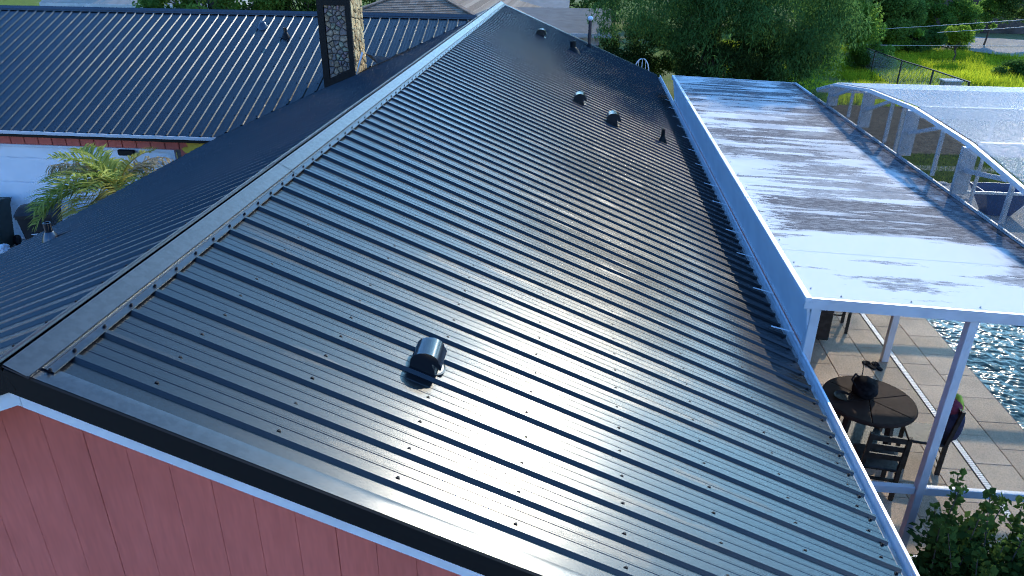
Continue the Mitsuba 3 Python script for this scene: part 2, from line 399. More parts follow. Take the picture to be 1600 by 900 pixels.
NR = int((Y_FAR - 0.1) / RS)
slope(RIGHT, RS, NR, Y_FAR - 0.03, 0.06, lambda v: S_EAVE)
valley = lambda v: min(S_EAVE, max(0.0, (WY - v)) / CA - 0.03)
slope(LEFT, RS, int((WY - 0.2) / RS), WY - 0.1, 0.05, valley)
WR0 = 0.067
def wing_s(v):
    return min(S_EAVE, max(0.0, v / CA - 0.05))
slope(WING, WR0 + RS, int((-WX0 - 0.4) / RS), -WX0 - 0.03, 0.06, wing_s)

# screws: the rows are 0.6 m apart down the slope
pl = []
ROWS = [0.527, 1.132, 1.733, 2.333, 2.937, 3.54, 4.145]
for k in range(1, NR + 1):
    for s in ROWS:
        pl.append((RIGHT, k * RS + 0.16 * RS + rng.normal(0, 0.003), s + rng.normal(0, 0.006), 0.0))
    for dv in (0.2, 0.8):
        pl.append((RIGHT, (k + dv) * RS + rng.normal(0, 0.004), 4.755 + 0.07 * (dv > 0.5), 0.0))
    for s in ROWS + [4.75]:
        if s < valley(k * RS) - 0.05:
            pl.append((LEFT, k * RS + 0.16 * RS, s, 0.0))
    v = WR0 + k * RS
    for s in ROWS + [4.75]:
        if v < -WX0 and s < wing_s(v) - 0.05:
            pl.append((WING, v + 0.16 * RS, s, 0.0))
pl = [q for q in pl if q[1] < Y_FAR - 0.05 or q[0] is WING]
k = obj('panel_screw', screws_mesh(pl), 'mat_screw', roof)
tag(k, kind='stuff')

# ridge cap in lengths of 3.05 m
CAPT = [(0.0, 0.046), (0.106, 0.0325), (0.1085, 0.036), (0.1125, 0.0355), (0.114, 0.031), (0.114, 0.021), (0.0, 0.036)]
CAPF = [(0.1135, 0.0225), (0.121, 0.022), (0.1235, 0.0265), (0.1275, 0.026), (0.129, 0.0225), (0.164, 0.0222), (0.1665, 0.024), (0.168, 0.0225), (0.168, 0.0165), (0.1135, 0.0165)]
CAPR = CAPT[:5] + CAPF[1:9] + [(0.0, 0.034)]
cap_scr = []
for side, es, n in ((1, (CA, 0, -SA), (SA, 0, CA)), (-1, (-CA, 0, -SA), (-SA, 0, CA))):
    pass
y = -0.012
i = 0
while y < Y_FAR:
    L = min(3.05, Y_FAR + 0.01 - y)
    m = MB()
    up = 0.0025 * (i % 2)
    for es, n in (((CA, 0, -SA), (SA, 0, CA)), ((-CA, 0, -SA), (-SA, 0, CA))):
        ex = 0.03 if i % 2 == 0 and y + L < Y_FAR else 0
        m.sweep([(a, b + up) for a, b in CAPT], (0, y, ZR), (0, 1, 0), es, n, L + ex)
        y1 = y if i else 0.076
        m.sweep([(a, b + up) for a, b in CAPF], (0, y1, ZR), (0, 1, 0), es, n, L + ex - (y1 - y))
        obj('closure_strip', MB().sweep([(0.154, 0.0), (0.154, 0.0165), (0.158, 0.0165), (0.158, 0.0)], (0, y1, ZR), (0, 1, 0), es, n, L - (y1 - y)), 'mat_roof_metal', roof)
        if i == 0:
            m.extrude([(0.0, 0.0362), (0.106, 0.0325), (0.114, 0.031), (0.114, 0.02), (0.0, 0.03)], ((0, y, ZR), es, n, (0, 1, 0)), 0.003)
    obj('ridge_cap', m, 'mat_cap_metal', roof)
    y += L
    i += 1
for k in range(0, NR + 1):
    for fr in (RIGHT, LEFT):
        if fr is LEFT and k * RS > WY - 0.5:
            continue
        cap_scr.append((fr, (k + 0.03) * RS + 0.01 if k else 0.075, 0.148, 0.0225))
k = obj('cap_screw', screws_mesh(cap_scr, 0.75), 'mat_screw', roof)
tag(k, kind='stuff')
m = MB()
for es, n in (((0, -CA, -SA), (0, -SA, CA)), ((0, CA, -SA), (0, SA, CA))):
    m.sweep(CAPR, (WX0, WY, ZR), (1, 0, 0), es, n, -WX0 - 0.12)
obj('ridge_cap', m, 'mat_cap_metal', roof)
# valley flashings
for sx in (1,):
    p0, p1 = np.array([0.0, WY, ZR]), np.array([-XE, WY - XE, ZE])
    d = (p1 - p0)
    m = MB()
    w = 0.075
    a0, b0 = p0 + [0, -0.1, 0], p1
    m.add([p0 + [0, 0, 0.004], p1 + [0, 0, 0.004], p1 + [w, -0.0, -0.0 + w * TA + 0.004], p0 + [0, -w, 0.004], p1 + [-w, w, 0.004 + 0 * TA], p0 + [-w, 0, 0.004]], [[0, 1, 2], [0, 2, 3], [0, 5, 4], [0, 4, 1]])
    obj('valley_flashing', m, 'mat_cap_metal', roof)

# rake trims at both gable ends: flat on the roof, black drop, then the white barge board below
RK = [(-0.004, 0.0), (-0.004, 0.0115), (0.008, 0.0155), (0.02, 0.007), (0.112, 0.0045), (0.116, 0.004), (0.116, 0.003), (0.006, 0.003), (0.006, -0.09), (0.001, -0.093), (-0.009, -0.094)]
for yb, sg, s1 in ((0.0, 1, S_EAVE), (Y_FAR, -1, S_EAVE)):
    for es, n, nm in (((CA, 0, -SA), (SA, 0, CA), 'r'), ((-CA, 0, -SA), (-SA, 0, CA), 'l')):
        if sg == -1 and nm == 'l':
            continue
        m = MB().sweep([(a * sg, b) for a, b in RK], np.array([0, yb, ZR]) + np.array(es) * 0.0, es, (0, 1, 0), n, s1 + 0.01)
        obj('rake_trim', m, 'mat_cap_metal' if False else 'mat_black_trim', roof)
        # the sheet metal that lies on the roof has the panels' finish
        ss = np.linspace(0, s1 + 0.008, 90)
        pr = np.array([(0.008, 0.0172), (0.04, 0.0155), (0.075, 0.0132), (0.111, 0.0108), (0.1165, 0.006), (0.1165, 0.0035)])
        # hand-bent hem: shallow dents between the screws
        dn = meshkit.noise(np.stack(np.broadcast_arrays(ss[:, None] * 3.1, pr[None, :, 0] * 14, 3.0), -1), 5) + 0.5 * meshkit.noise(np.stack(np.broadcast_arrays(ss[:, None] * 8.0, pr[None, :, 0] * 30, 8.0), -1), 6)
        hh = pr[None, :, 1] + (dn - 0.6) * 0.0055 * np.array([0.15, 1, 1, 0.5, 0.2, 0])[None] * np.clip((ss[:, None] - 0.9) / 1.2, 0.1, 1)
        P = np.array([0, yb, ZR]) + ss[:, None, None] * np.array(es) + (sg * pr[None, :, 0, None]) * np.array([0, 1, 0]) + hh[..., None] * np.array(n)
        m = MB().add(P.reshape(-1, 3), [[r_ * 6 + j, r_ * 6 + j + 1, r_ * 6 + 7 + j, r_ * 6 + 6 + j] for r_ in range(89) for j in range(5)])
        obj('rake_flange', m, 'mat_cap_metal', roof, smooth=35)
        y0, y1 = (0.012, 0.05) if sg == 1 else (Y_FAR - 0.05, Y_FAR - 0.012)
        off0, off1 = -0.092, -0.168
        es_, n_ = np.array(es), np.array(n)
        b0 = np.array([0, 0, ZR])
        sgx = 1 if es[0] > 0 else -1
        gap = 0.0
        # plumb-cut board; two lengths meet near the ridge with a visible joint on the right of the peak
        t0 = 0.022 if sgx > 0 else -0.022
        pts = []
        for s in (t0 * sgx / CA, S_EAVE):
            for dz in (off0 / CA, off1 / CA):
                pts.append((sgx * abs(s) * CA if s > 0.1 else (t0 if sgx > 0 else t0 + 0.044 - 0.003), ZR - (abs(s) * SA if s > 0.1 else 0.0 + (abs(t0) * TA)) + dz))
        (xa, za0), (xa1, za1), (xb, zb0), (xb1, zb1) = pts
        if sgx < 0:
            xa = xa1 = 0.019
            za0, za1 = ZR + off0 / CA, ZR + off1 / CA
            quad = [(xa, za1 - 0.005), (xa, za0), (0, ZR + off0 / CA), (xb, zb0), (xb1, zb1), (0, ZR + off1 / CA)]
        else:
            quad = [(xa, za1), (xb1, zb1), (xb, zb0), (xa, za0)]
        m = MB().extrude(quad, ((0, y1, 0), (1, 0, 0), (0, 0, 1), (0, -1, 0)), y1 - y0)
        obj('barge_board', m, 'mat_white_trim', house)
m = MB()
for es, n in (((CA, 0, -SA), (SA, 0, CA)), ((-CA, 0, -SA), (-SA, 0, CA))):
    pass

# near gable wall: grooved plywood siding at y = 0.3, boards 0.204 m wide
gw = obj('gable_wall', MB().extrude([(-4.1, 0), (4.1, 0), (4.1, ZR - 0.2 - 4.1 * TA), (0, ZR - 0.2), (-4.1, ZR - 0.2 - 4.1 * TA)], ((0, 0.42, 0), (1, 0, 0), (0, 0, 1), (0, -1, 0)), 0.106), 'mat_joint', house)
x = 0.019 - 0.2045 * 21
while x < 4.1:
    x0, x1 = max(x, -4.1), min(x + 0.2045, 4.1)
    deep = 0.006 if abs(((x - 0.019) / 0.2045) % 6) < 0.1 or abs(((x - 0.019) / 0.2045) % 6 - 6) < 0.1 else 0.0025
    x0 += deep / 2
    x1 -= 0.00125
    if x1 - x0 > 0.02:
        top = lambda q: ZR - 0.16 - abs(q) * TA
        poly = [(x0, 0.0), (x1, 0.0), (x1, top(x1)), (x0, top(x0))] if x0 * x1 > 0 else [(x0, 0.0), (x1, 0.0), (x1, top(x1)), (0, top(0)), (x0, top(x0))]
        obj('siding_board', MB().prism(poly, ((0, 0.312, 0), (1, 0, 0), (0, 0, 1), (0, -1, 0)), 0.012, 0.0), 'mat_pink', gw)
    x += 0.2045
# the other walls
m = MB().box((4.0, 0.43, 0), (4.1, 19.1, ZE + 0.05)).box((-4.1, 0.43, 0), (-4.0, 11.3, ZE + 0.05))
m.extrude([(-4.1, 0), (4.1, 0), (4.1, ZR - 0.2 - 4.1 * TA), (0, ZR - 0.2), (-4.1, ZR - 0.2 - 4.1 * TA)], ((0, 19.2, 0), (1, 0, 0), (0, 0, 1), (0, -1, 0)), 0.09)
obj('side_wall', m, 'mat_pink', house)

# gutter along the right eave
GUT = [(0.0, 0.0), (0.004, 0.0), (0.004, -0.1), (0.1, -0.1), (0.125, -0.05), (0.125, -0.012), (0.118, -0.008), (0.118, -0.002), (0.139, -0.002), (0.139, -0.016), (0.129, -0.016), (0.129, -0.052), (0.102, -0.105), (0.0, -0.105)]
gut = obj('gutter', MB().sweep(GUT, (XE - 0.03, 0.0, ZE + 0.004), (0, 1, 0), (1, 0, 0), (0, 0, 1), Y_FAR - 0.02), 'mat_gutter', house)
obj('gutter_floor', MB().box((XE - 0.024, 0.01, ZE - 0.097), (XE + 0.066, Y_FAR - 0.05, ZE - 0.06)), 'mat_gutter_inside', gut)
obj('end_cap', MB().extrude([(0.0, 0.0), (0.0, -0.105), (0.102, -0.105), (0.13, -0.052), (0.13, 0.0)], ((XE - 0.03, -0.004, ZE), (1, 0, 0), (0, 0, 1), (0, 1, 0)), 0.004), 'mat_gutter', gut)
for y in [4.18, 5.07, 6.07, 6.87, 8.03, 8.9, 10.0, 10.95, 11.9, 12.8, 13.7, 14.6, 15.5]:
    obj('strap', MB().beam((XE - 0.13, y, ZE + 0.13 * TA + 0.024), (XE + 0.1, y + 0.01, ZE + 0.018), 0.022, 0.004), 'mat_plastic_white', gut)

# garage wing front
wy = 11.18
wz = ZE - 0.03
gwall = obj('garage_wall', MB().box((WX0 + 0.3, wy + 0.03, 2.04), (-4.0, wy + 0.15, wz)).box((-5.58, wy + 0.03, 0), (-4.0, wy + 0.15, 2.04)).box((WX0 + 0.3, wy + 0.03, 0), (-10.8, wy + 0.15, 2.04)), 'mat_joint', house)
x = -4.02
while x > WX0 + 0.4:
    z0 = 2.1 if -10.75 < x - 0.137 < -5.5 else 0.0
    obj('siding_board', MB().box((x - 0.274, wy, z0), (x, wy + 0.028, wz)), 'mat_pink', gwall)
    x -= 0.2955
obj('eave_board', MB().box((WX0, WY - XE - 0.03, ZE - 0.062), (-XE + 0.02, WY - XE + 0.02, ZE - 0.005)), 'mat_eave_grey', house)
gd = obj('garage_door', MB().box((-10.6, wy + 0.07, 0.0), (-5.66, wy + 0.1, 2.06)), 'mat_joint', house)
for i in range(5):
    z0, z1 = [0.0, 0.24, 0.76, 1.285, 1.81][i], [0.236, 0.756, 1.281, 1.806, 2.05][i]
    obj('door_panel', MB().bevel((-10.55, wy + 0.035, z0), (-5.7, wy + 0.068, z1), 0.006), 'mat_door_white', gd)
obj('door_casing', MB().box((-5.7, wy - 0.02, 0), (-5.6, wy + 0.04, 2.05)).box((-10.7, wy - 0.02, 2.045), (-5.6, wy + 0.04, 2.095)), 'mat_white_trim', gd)
obj('black_lamp', MB().bevel((-6.75, wy - 0.1, 1.96), (-6.4, wy - 0.0205, 2.08), 0.02), 'mat_black_trim', gd)

# chimney on the valley
CX0, CX1, CY0, CY1, CZ1 = -2.87, -2.2, 12.5, 13.36, 5.0
ch = obj('chimney', MB().box((CX0 + 0.03, CY0 + 0.03, 2.6), (CX1 - 0.03, CY1 - 0.03, CZ1)), 'mat_mortar', house)
m = MB()
m.box((CX0, CY0 - 0.02, 2.7), (CX0 + 0.13, CY0 + 0.06, CZ1 - 0.005)).box((CX1 - 0.1, CY0 - 0.02, 2.75), (CX1, CY0 + 0.06, CZ1 - 0.005))
m.box((CX0 + 0.13, CY0 - 0.018, 4.73), (CX1 - 0.1, CY0 + 0.06, CZ1 - 0.006))
m.extrude([(CX0 + 0.13, 2.7), (CX1 - 0.1, 2.9), (CX1 - 0.1, 3.53), (CX0 + 0.13, 3.33)], ((0, CY0 + 0.06, 0), (1, 0, 0), (0, 0, 1), (0, -1, 0)), 0.078)
obj('frame', m, 'mat_black_trim', ch)
obj('cap', MB().bevel((CX0 - 0.16, CY0 - 0.16, CZ1), (CX1 + 0.1, CY1 + 0.12, CZ1 + 0.12), 0.015), 'mat_black_trim', ch)


def voronoi_cells(w, h, n, seed, relax=2):
    r = np.random.default_rng(seed)
    p = r.random((n, 2)) * [w, h]
    fr = sbox(0, 0, w, h)
    for it in range(relax + 1):
        pts = np.vstack([p, p * [-1, 1], p * [1, -1], [2 * w, 0] + p * [-1, 1], [0, 2 * h] + p * [1, -1]])
        vor = Voronoi(pts)
        cells = [Polygon(vor.vertices[vor.regions[vor.point_region[i]]]).intersection(fr) for i in range(n)]
        if it < relax:
            p = np.array([c.centroid.coords[0] for c in cells]) * 0.6 + p * 0.4
    return cells


def stones(parent, w, h, n, frame, mats, seed, gap=0.008, depth=(0.02, 0.045), clip=None):
    r = np.random.default_rng(seed)
    for c in voronoi_cells(w, h, n, seed):
        c = c.buffer(-gap - 0.008).buffer(0.008, quad_segs=2).simplify(0.004)
        if clip is not None:
            c = c.intersection(clip)
        if c.is_empty or c.geom_type != 'Polygon' or c.area < 4e-4:
            continue
        q = np.array(c.exterior.coords)[:-1]
        if Polygon(q).exterior.is_ccw is False:
            q = q[::-1]
        obj('stone', MB().prism(q, frame, r.uniform(*depth), r.uniform(0.012, 0.022)), mats[r.integers(len(mats))], parent)


MST = [f'mat_stone_{i}' for i in range(6)]
stones(ch, 0.44, 1.42, 66, ((CX0 + 0.13, CY0 + 0.028, 3.32), (1, 0, 0), (0, 0, 1), (0, -1, 0)), MST, 5)
stones(ch, 0.84, 1.75, 74, ((CX1 - 0.032, CY0 + 0.01, 3.25), (0, 1, 0), (0, 0, 1), (1, 0, 0)), ['mat_ochre_0', 'mat_ochre_1', 'mat_ochre_2'], 8)
# flashing at the chimney's right foot
m = MB()
m.add([(CX1 + 0.01, CY0 - 0.05, 3.38), (CX1 + 0.06, CY0 - 0.05, 3.4), (CX1 + 0.05, CY0 + 0.5, 3.78), (CX1 + 0.01, CY0 + 0.5, 3.8), (CX1 + 0.3, CY0 + 0.75, 3.5), (CX1 + 0.1, CY1, 3.45), (CX1 + 0.55, CY1 + 0.15, 3.62), (CX1 + 0.2, CY1 - 0.3, 3.72)], [[0, 1, 2], [0, 2, 3], [2, 4, 7], [4, 6, 7], [4, 5, 6]])
obj('flashing', m, 'mat_silver', ch)


# roof vents and pipes
def on_roof(fr, v, s):
    return frame_pt(fr, np.array(v), np.array(s), np.array(0.0))


def hood(x, y, sc=1.0, hz=1.0, yw=0.24):
    """goose-neck vent: domed top with a beak towards the eave, open below the beak"""
    s = x / CA
    base = on_roof(RIGHT, y, s)
    arc = [(0.105 * math.cos(t), 0.15 + 0.105 * math.sin(t)) for t in np.linspace(math.pi, 0.0, 13)]
    outer = [(-0.11, 0.03), (-0.108, 0.1)] + arc + [(0.125, 0.1), (0.118, 0.062)]
    inner = [(0.108, 0.062), (0.06, 0.135), (0.055, 0.12), (0.085, -0.05), (-0.1, 0.03)]
    prof = [(a * sc, b * sc * hz) for a, b in outer + inner]
    key = obj('roof_vent', MB().extrude(prof, ((base[0], base[1] + yw * sc / 2, base[2]), (1, 0, 0), (0, 0, 1), (0, -1, 0)), yw * sc), 'mat_black_gloss', house, smooth=25)
    a = np.linspace(0, 2 * np.pi, 25)[:-1]
    es, n = np.array((CA, 0, -SA)), np.array((SA, 0, CA))
    fl = MB()
    ring = [[base + es * (0.13 * sc * math.cos(t)) + np.array((0, 1, 0)) * (0.13 * sc * math.sin(t)) + n * h for t in a] for h in (0.003, 0.021)]
    top = [base + es * (0.115 * sc * math.cos(t)) + np.array((0, 1, 0)) * (0.115 * sc * math.sin(t)) + n * 0.024 for t in a]
    k = len(a)
    fl.add(ring[0] + ring[1] + top + [base + n * 0.026], [[r * k + i, r * k + (i + 1) % k, (r + 1) * k + (i + 1) % k] for r in range(2) for i in range(k)] + [[r * k + i, (r + 1) * k + (i + 1) % k, (r + 1) * k + i] for r in range(2) for i in range(k)] + [[2 * k + i, 2 * k + (i + 1) % k, 3 * k] for i in range(k)])
    obj('flashing', fl, 'mat_roof_metal', key)
    return key


tag(hood(1.55, 1.25, 0.8, 0.72), 'black hooded vent nearest the camera on the right slope')
tag(hood(2.36, 10.82, 1.0, 0.68), 'black hooded vent, upper of the middle pair')
tag(hood(2.95, 10.32, 1.05, 0.75), 'black hooded vent, lower of the middle pair')
tag(hood(1.32, 16.6, 1.05, 0.68), 'small black hooded vent near the far end')


def pipe(base, h, r, mat, boot_mat, label, lean=0.0, cap=None):
    b = np.asarray(base, float)
    m = MB().tube([b - [0, 0, 0.05], b + [lean * 0.5, 0, h * 0.5], b + [lean, 0, h]], r, 14, caps=False)
    m.tube([b + [lean, 0, h], b + [lean * 0.6, 0, h * 0.6]], r * 0.8, 14, caps=False)
    a = np.linspace(0, 2 * np.pi, 15)
    top = b + [lean, 0, h]
    ring = [top + [rr * math.cos(t), rr * math.sin(t), 0.0] for rr in (r * 0.8, r) for t in a[:-1]]
    m.add(ring, [[i, (i + 1) % 14, 14 + (i + 1) % 14, 14 + i] for i in range(14)])
    key = obj('vent_pipe', m, mat, house, smooth=40)
    obj('boot', MB().tube([b - [0, 0, 0.06], b + [0, 0, 0.03], b + [0, 0, 0.09], b + [0, 0, 0.1]], [r * 2.6, r * 2.0, r * 1.25, r * 1.05], 16, caps=False), boot_mat, key, smooth=40)
    if cap:
        cap(key, top)
    tag(key, label)


def pole_cap(key, top):
    m = trimesh.creation.icosphere(2, 0.075)
    v = m.vertices * [1, 1, 0.85] + top + [0, 0, 0.03]
    obj('cap', (v, m.faces), 'mat_plastic_white', key, smooth=True)


pipe(on_roof(RIGHT, 10.66, 3.86 / CA), 0.23, 0.035, 'mat_black_trim', 'mat_black_trim', 'slim black pipe near the right eave')
pipe(on_roof(RIGHT, 16.6, 2.12 / CA), 0.24, 0.075, 'mat_black_trim', 'mat_black_trim', 'stubby black pipe near the far end')
pipe(on_roof(RIGHT, 18.65, 2.53 / CA), 0.72, 0.045, 'mat_rust_pole', 'mat_black_trim', 'tall dark pipe with a round white cap', cap=pole_cap)
pipe(on_roof(LEFT, 4.53, 3.32 / CA), 0.2, 0.04, 'mat_black_gloss', 'mat_boot', 'short black pipe with shiny boot on the left slope')
pipe(on_roof(WING, 4.32, (WY - 14.39) / CA), 0.2, 0.04, 'mat_black_gloss', 'mat_black_trim', 'black pipe on the garage roof beside the chimney')
pipe(on_roof(WING, 5.0, (WY - 14.79) / CA), 0.13, 0.055, 'mat_pipe_grey', 'mat_boot', 'stubby grey pipe on the garage roof')

# flower on the garage wall
fl = thing('flower_ornament', 'yellow flower wall ornament on pink siding beside the garage door', 'ornament')
fc = np.array([-5.1, wy - 0.03, 2.07])
for i in range(9):
    t = i * 2 * np.pi / 9 + 0.16
    d, e = np.array([math.cos(t), math.sin(t)]), np.array([-math.sin(t), math.cos(t)])
    poly = [d * a + e * b for a, b in ((0.07, -0.03), (0.16, -0.072), (0.25, -0.062), (0.33, 0.0), (0.25, 0.062), (0.16, 0.072), (0.07, 0.03))]
    obj('petal', MB().prism(poly, (fc, (1, 0, 0), (0, 0, 1), (0, -1, 0)), 0.02, 0.01), 'mat_yellow', fl)
obj('centre', MB().prism([(0.085 * math.cos(t), 0.085 * math.sin(t)) for t in np.linspace(0, 2 * np.pi, 17)[:-1]], (fc - [0, 0.006, 0], (1, 0, 0), (0, 0, 1), (0, -1, 0)), 0.03, 0.02), 'mat_black_wood', fl)

# ---------------------------------------------------------------- patio cover
PX0, PX1, PY0, PY1, PZ = 4.53, 7.40, 3.80, 15.86, 3.025
SL = 0.033
pz = lambda x: PZ - SL * (x - PX0)
pc = thing('patio_cover', 'flat white aluminium patio cover with deep shaded side fascia, streaked with grey dirt', 'patio cover')
y = PY0 + 0.035
i = 0
while y < PY1 - 0.1:
    L = min(1.2, PY1 - 0.035 - y)
    pr = [(0, 0), (0.0, 0.0), (L - 0.022, 0.0), (L - 0.016, 0.0025), (L - 0.006, 0.0025), (L, 0.0), (L, -0.07), (0, -0.07)]
    x0, x1 = PX0 + 0.045, PX1 - 0.12
    P = np.array([(x, y + a, pz(x) - 0.012 + b + 0.004 * math.sin(3.1 * (x - x0) + i) * (0 < a < L - 0.03)) for x in np.linspace(x0, x1, 12) for a, b in pr])
    k = len(pr)
    F = [[r * k + j, r * k + (j + 1) % k, (r + 1) * k + (j + 1) % k, (r + 1) * k + j] for r in range(11) for j in range(k)] + [[0, 2, 7, 7], [11 * k, 11 * k + 7, 11 * k + 2, 11 * k + 2]]
    obj('roof_panel', (P, F), 'mat_cover_top', pc)
    y += L
    i += 1
obj('edge_trim', MB().extrude([(PX0 - 0.012, PZ - 0.03), (PX0 + 0.043, PZ - 0.03), (PX0 + 0.043, PZ + 0.006), (PX0 - 0.012, PZ + 0.012)], ((0, PY1, 0), (1, 0, 0), (0, 0, 1), (0, -1, 0)), PY1 - PY0), 'mat_white_trim', pc)
for yy in (PY0, PY1 - 0.033):
    m = MB().extrude([(PX0 - 0.01, pz(PX0 - 0.01) - 0.105), (PX1, pz(PX1) - 0.105), (PX1, pz(PX1) + 0.004), (PX0 + 0.045, pz(PX0 + 0.045) + 0.004), (PX0 + 0.045, pz(PX0) - 0.032), (PX0 - 0.01, pz(PX0) - 0.032)], ((0, yy + 0.033, 0), (1, 0, 0), (0, 0, 1), (0, -1, 0)), 0.033)
    obj('front_beam' if yy == PY0 else 'rear_beam', m, 'mat_white_alu', pc)
y = PY0 + 0.034
while y < PY1 - 0.1:     # fascia sheets between seams
    L = min(1.83, PY1 - 0.02 - y)
    m = MB().extrude([(0.0, ZE + 0.02), (0.0, PZ - 0.032), (0.03, PZ - 0.032), (0.03, ZE - 0.12), (0.06, ZE - 0.12)][:4], ((PX0 + 0.075 - 0.06, y + L - 0.004, 0), (1, 0, 0), (0, 0, 1), (0, -1, 0)), L - 0.004)
    P, F = m.build()
    P[:, 0] += (P[:, 2] < 2.7) * 0.085
    obj('fascia_panel', (P, F), 'mat_fascia_white', pc)
    y += L
obj('fascia_lip', MB().beam((PX0 + 0.1, PY0 + 0.05, ZE + 0.03), (PX0 + 0.1, PY1 - 0.05, ZE + 0.03), 0.022, 0.03), 'mat_white_alu', pc)
pls = []
for yy in np.arange(PY0 + 0.25, PY1 - 0.1, 0.62):
    pls.append(((((PX0 + 0.1), 0, pz(PX0 + 0.1) - 0.012), (0, 1, 0), (1, 0, -SL), (SL, 0, 1)), yy, rng.normal(0, 0.006), 0.0))
for xx in np.arange(PX0 + 0.35, PX1 - 0.2, 0.62):
    for yy in (PY0 + 0.12, PY1 - 0.12):
        pls.append(((((xx), 0, pz(xx) - 0.012), (0, 1, 0), (1, 0, -SL), (SL, 0, 1)), yy, rng.normal(0, 0.006), 0.0))
k = obj('cover_screw', screws_mesh(pls, 0.7), 'mat_gutter_inside', pc)
tag(k, kind='stuff')
for y in (6.68, 9.72, 12.8):
    obj('bracket', MB().box((PX0 - 0.02, y, PZ - 0.03), (PX0 + 0.03, y + 0.07, PZ + 0.018)), 'mat_plastic_white', pc)
k = obj('gutter_debris', MB().box((PX1 - 0.118, PY0 + 0.04, pz(PX1) - 0.06), (PX1 - 0.012, PY1 - 0.04, pz(PX1) - 0.02)), 'mat_cover_edge_dirt', pc)
obj('outer_gutter', MB().box((PX1 - 0.011, PY0 + 0.034, pz(PX1) - 0.15), (PX1 + 0.02, PY1 - 0.034, pz(PX1) + 0.012)).box((PX1 - 0.13, PY0 + 0.034, pz(PX1) - 0.15), (PX1 - 0.012, PY1 - 0.034, pz(PX1) - 0.062)), 'mat_white_alu', pc)
for x, y, w in ((6.05, PY0 + 0.06, 0.08), (7.33, PY0 + 0.07, 0.15), (7.35, 8.03, 0.1), (7.35, 12.2, 0.1), (7.35, 15.7, 0.1), (4.64, PY0 + 0.06, 0.09)):
    obj('post', MB().bevel((x - w / 2, y - 0.045, 0.0), (x + w / 2, y + 0.045, pz(x) - 0.107 if y < 5 else pz(x) - 0.151), 0.004), 'mat_white_alu', pc)
ry = PY0 + 0.06
for x0, x1 in ((4.69, 6.0), (6.1, 7.25)):
    obj('chair_rail', MB().bevel((x0, ry - 0.03, 0.835), (x1, ry + 0.03, 0.925), 0.004), 'mat_white_alu', pc)

# ---------------------------------------------------------------- patio paving, drain, pool
g = obj('patio_paving', MB().box((4.1, 3.55, -0.09), (8.62, 18.0, -0.012)), 'mat_joint')
tag(g, 'weathered rectangular stone pavers of the patio and pool deck', kind='structure')
PXS = [4.12, 4.72, 5.32, 5.92, 6.5, 7.06, 7.5]
r = np.random.default_rng(3)
def pave(x0, x1, y0, y1, step, off):
    y = y0 - off
    while y < y1:
        a, b = max(y, y0) + 0.004, min(y + step, y1) - 0.004
        if b - a > 0.06:
            dz = r.uniform(-0.002, 0.002)
            obj('paver', MB().bevel((x0 + 0.004, a, -0.03), (x1 - 0.004, b, dz), 0.004), f'mat_paver_{r.integers(3)}', 'patio_paving')
        y += step
for i in range(len(PXS) - 1):
    pave(PXS[i], PXS[i + 1], 3.86, 13.0, 0.61, 0.3 * (i % 2))
pave(7.6, 8.06, 3.86, 13.0, 0.61, 0.15)
pave(8.06, 8.6, 3.86, 13.0, 0.61, 0.42)
dk = obj('drain_channel', MB().box((7.512, 3.86, -0.02), (7.588, 17.5, -0.004)), 'mat_joint', 'patio_paving')
m = MB()
y = 3.87
while y < 13:
    m.box((7.514, y, -0.004), (7.586, y + 0.028, 0.006))
    y += 0.042
k = obj('drain_bar', m, 'mat_drain', 'patio_paving')
tag(k, kind='stuff')
obj('edging', MB().bevel((4.6, 3.7, -0.05), (8.6, 3.85, 0.012), 0.01), 'mat_drain', 'patio_paving')
g = obj('planting_bed', MB().box((4.15, -0.59, -0.09), (12.0, 3.54, -0.02)), 'mat_soil')
tag(g, 'dark shaded planting bed beside the house', kind='structure')
wx, wyv = np.meshgrid(np.concatenate([np.linspace(8.6, 12.2, 200), np.linspace(12.26, 14.4, 36)]), np.concatenate([np.linspace(4.6, 12.0, 410), np.linspace(12.05, 13.4, 30)]), indexing='ij')
P3 = lambda k, s: meshkit.noise(np.stack([wx * k + 0.35 * wyv * k, wyv * k * 1.5, 0 * wx + s], -1), seed=s)
wzv = -0.09 + 0.02 * P3(3.5, 1) + 0.02 * P3(8.0, 2) + 0.0135 * P3(17.0, 3)
iy = wx.shape[1]
wf = [[i * iy + j, (i + 1) * iy + j, (i + 1) * iy + j + 1, i * iy + j + 1] for i in range(wx.shape[0] - 1) for j in range(iy - 1)]
g = obj('pool_water', (np.stack([wx, wyv, wzv], -1).reshape(-1, 3), wf), 'mat_water', smooth=True)
tag(g, 'rippled teal pool water glittering in the sun', kind='structure')
m = MB().box((8.6, 3.86, -0.09), (16.5, 4.6, 0.0)).box((8.6, 13.4, -0.09), (16.5, 18.0, 0.0)).box((14.4, 4.6, -0.09), (16.5, 13.4, 0.0))
g = obj('pool_deck', m, 'mat_concrete')
tag(g, 'concrete deck round the far sides of the pool', kind='structure')

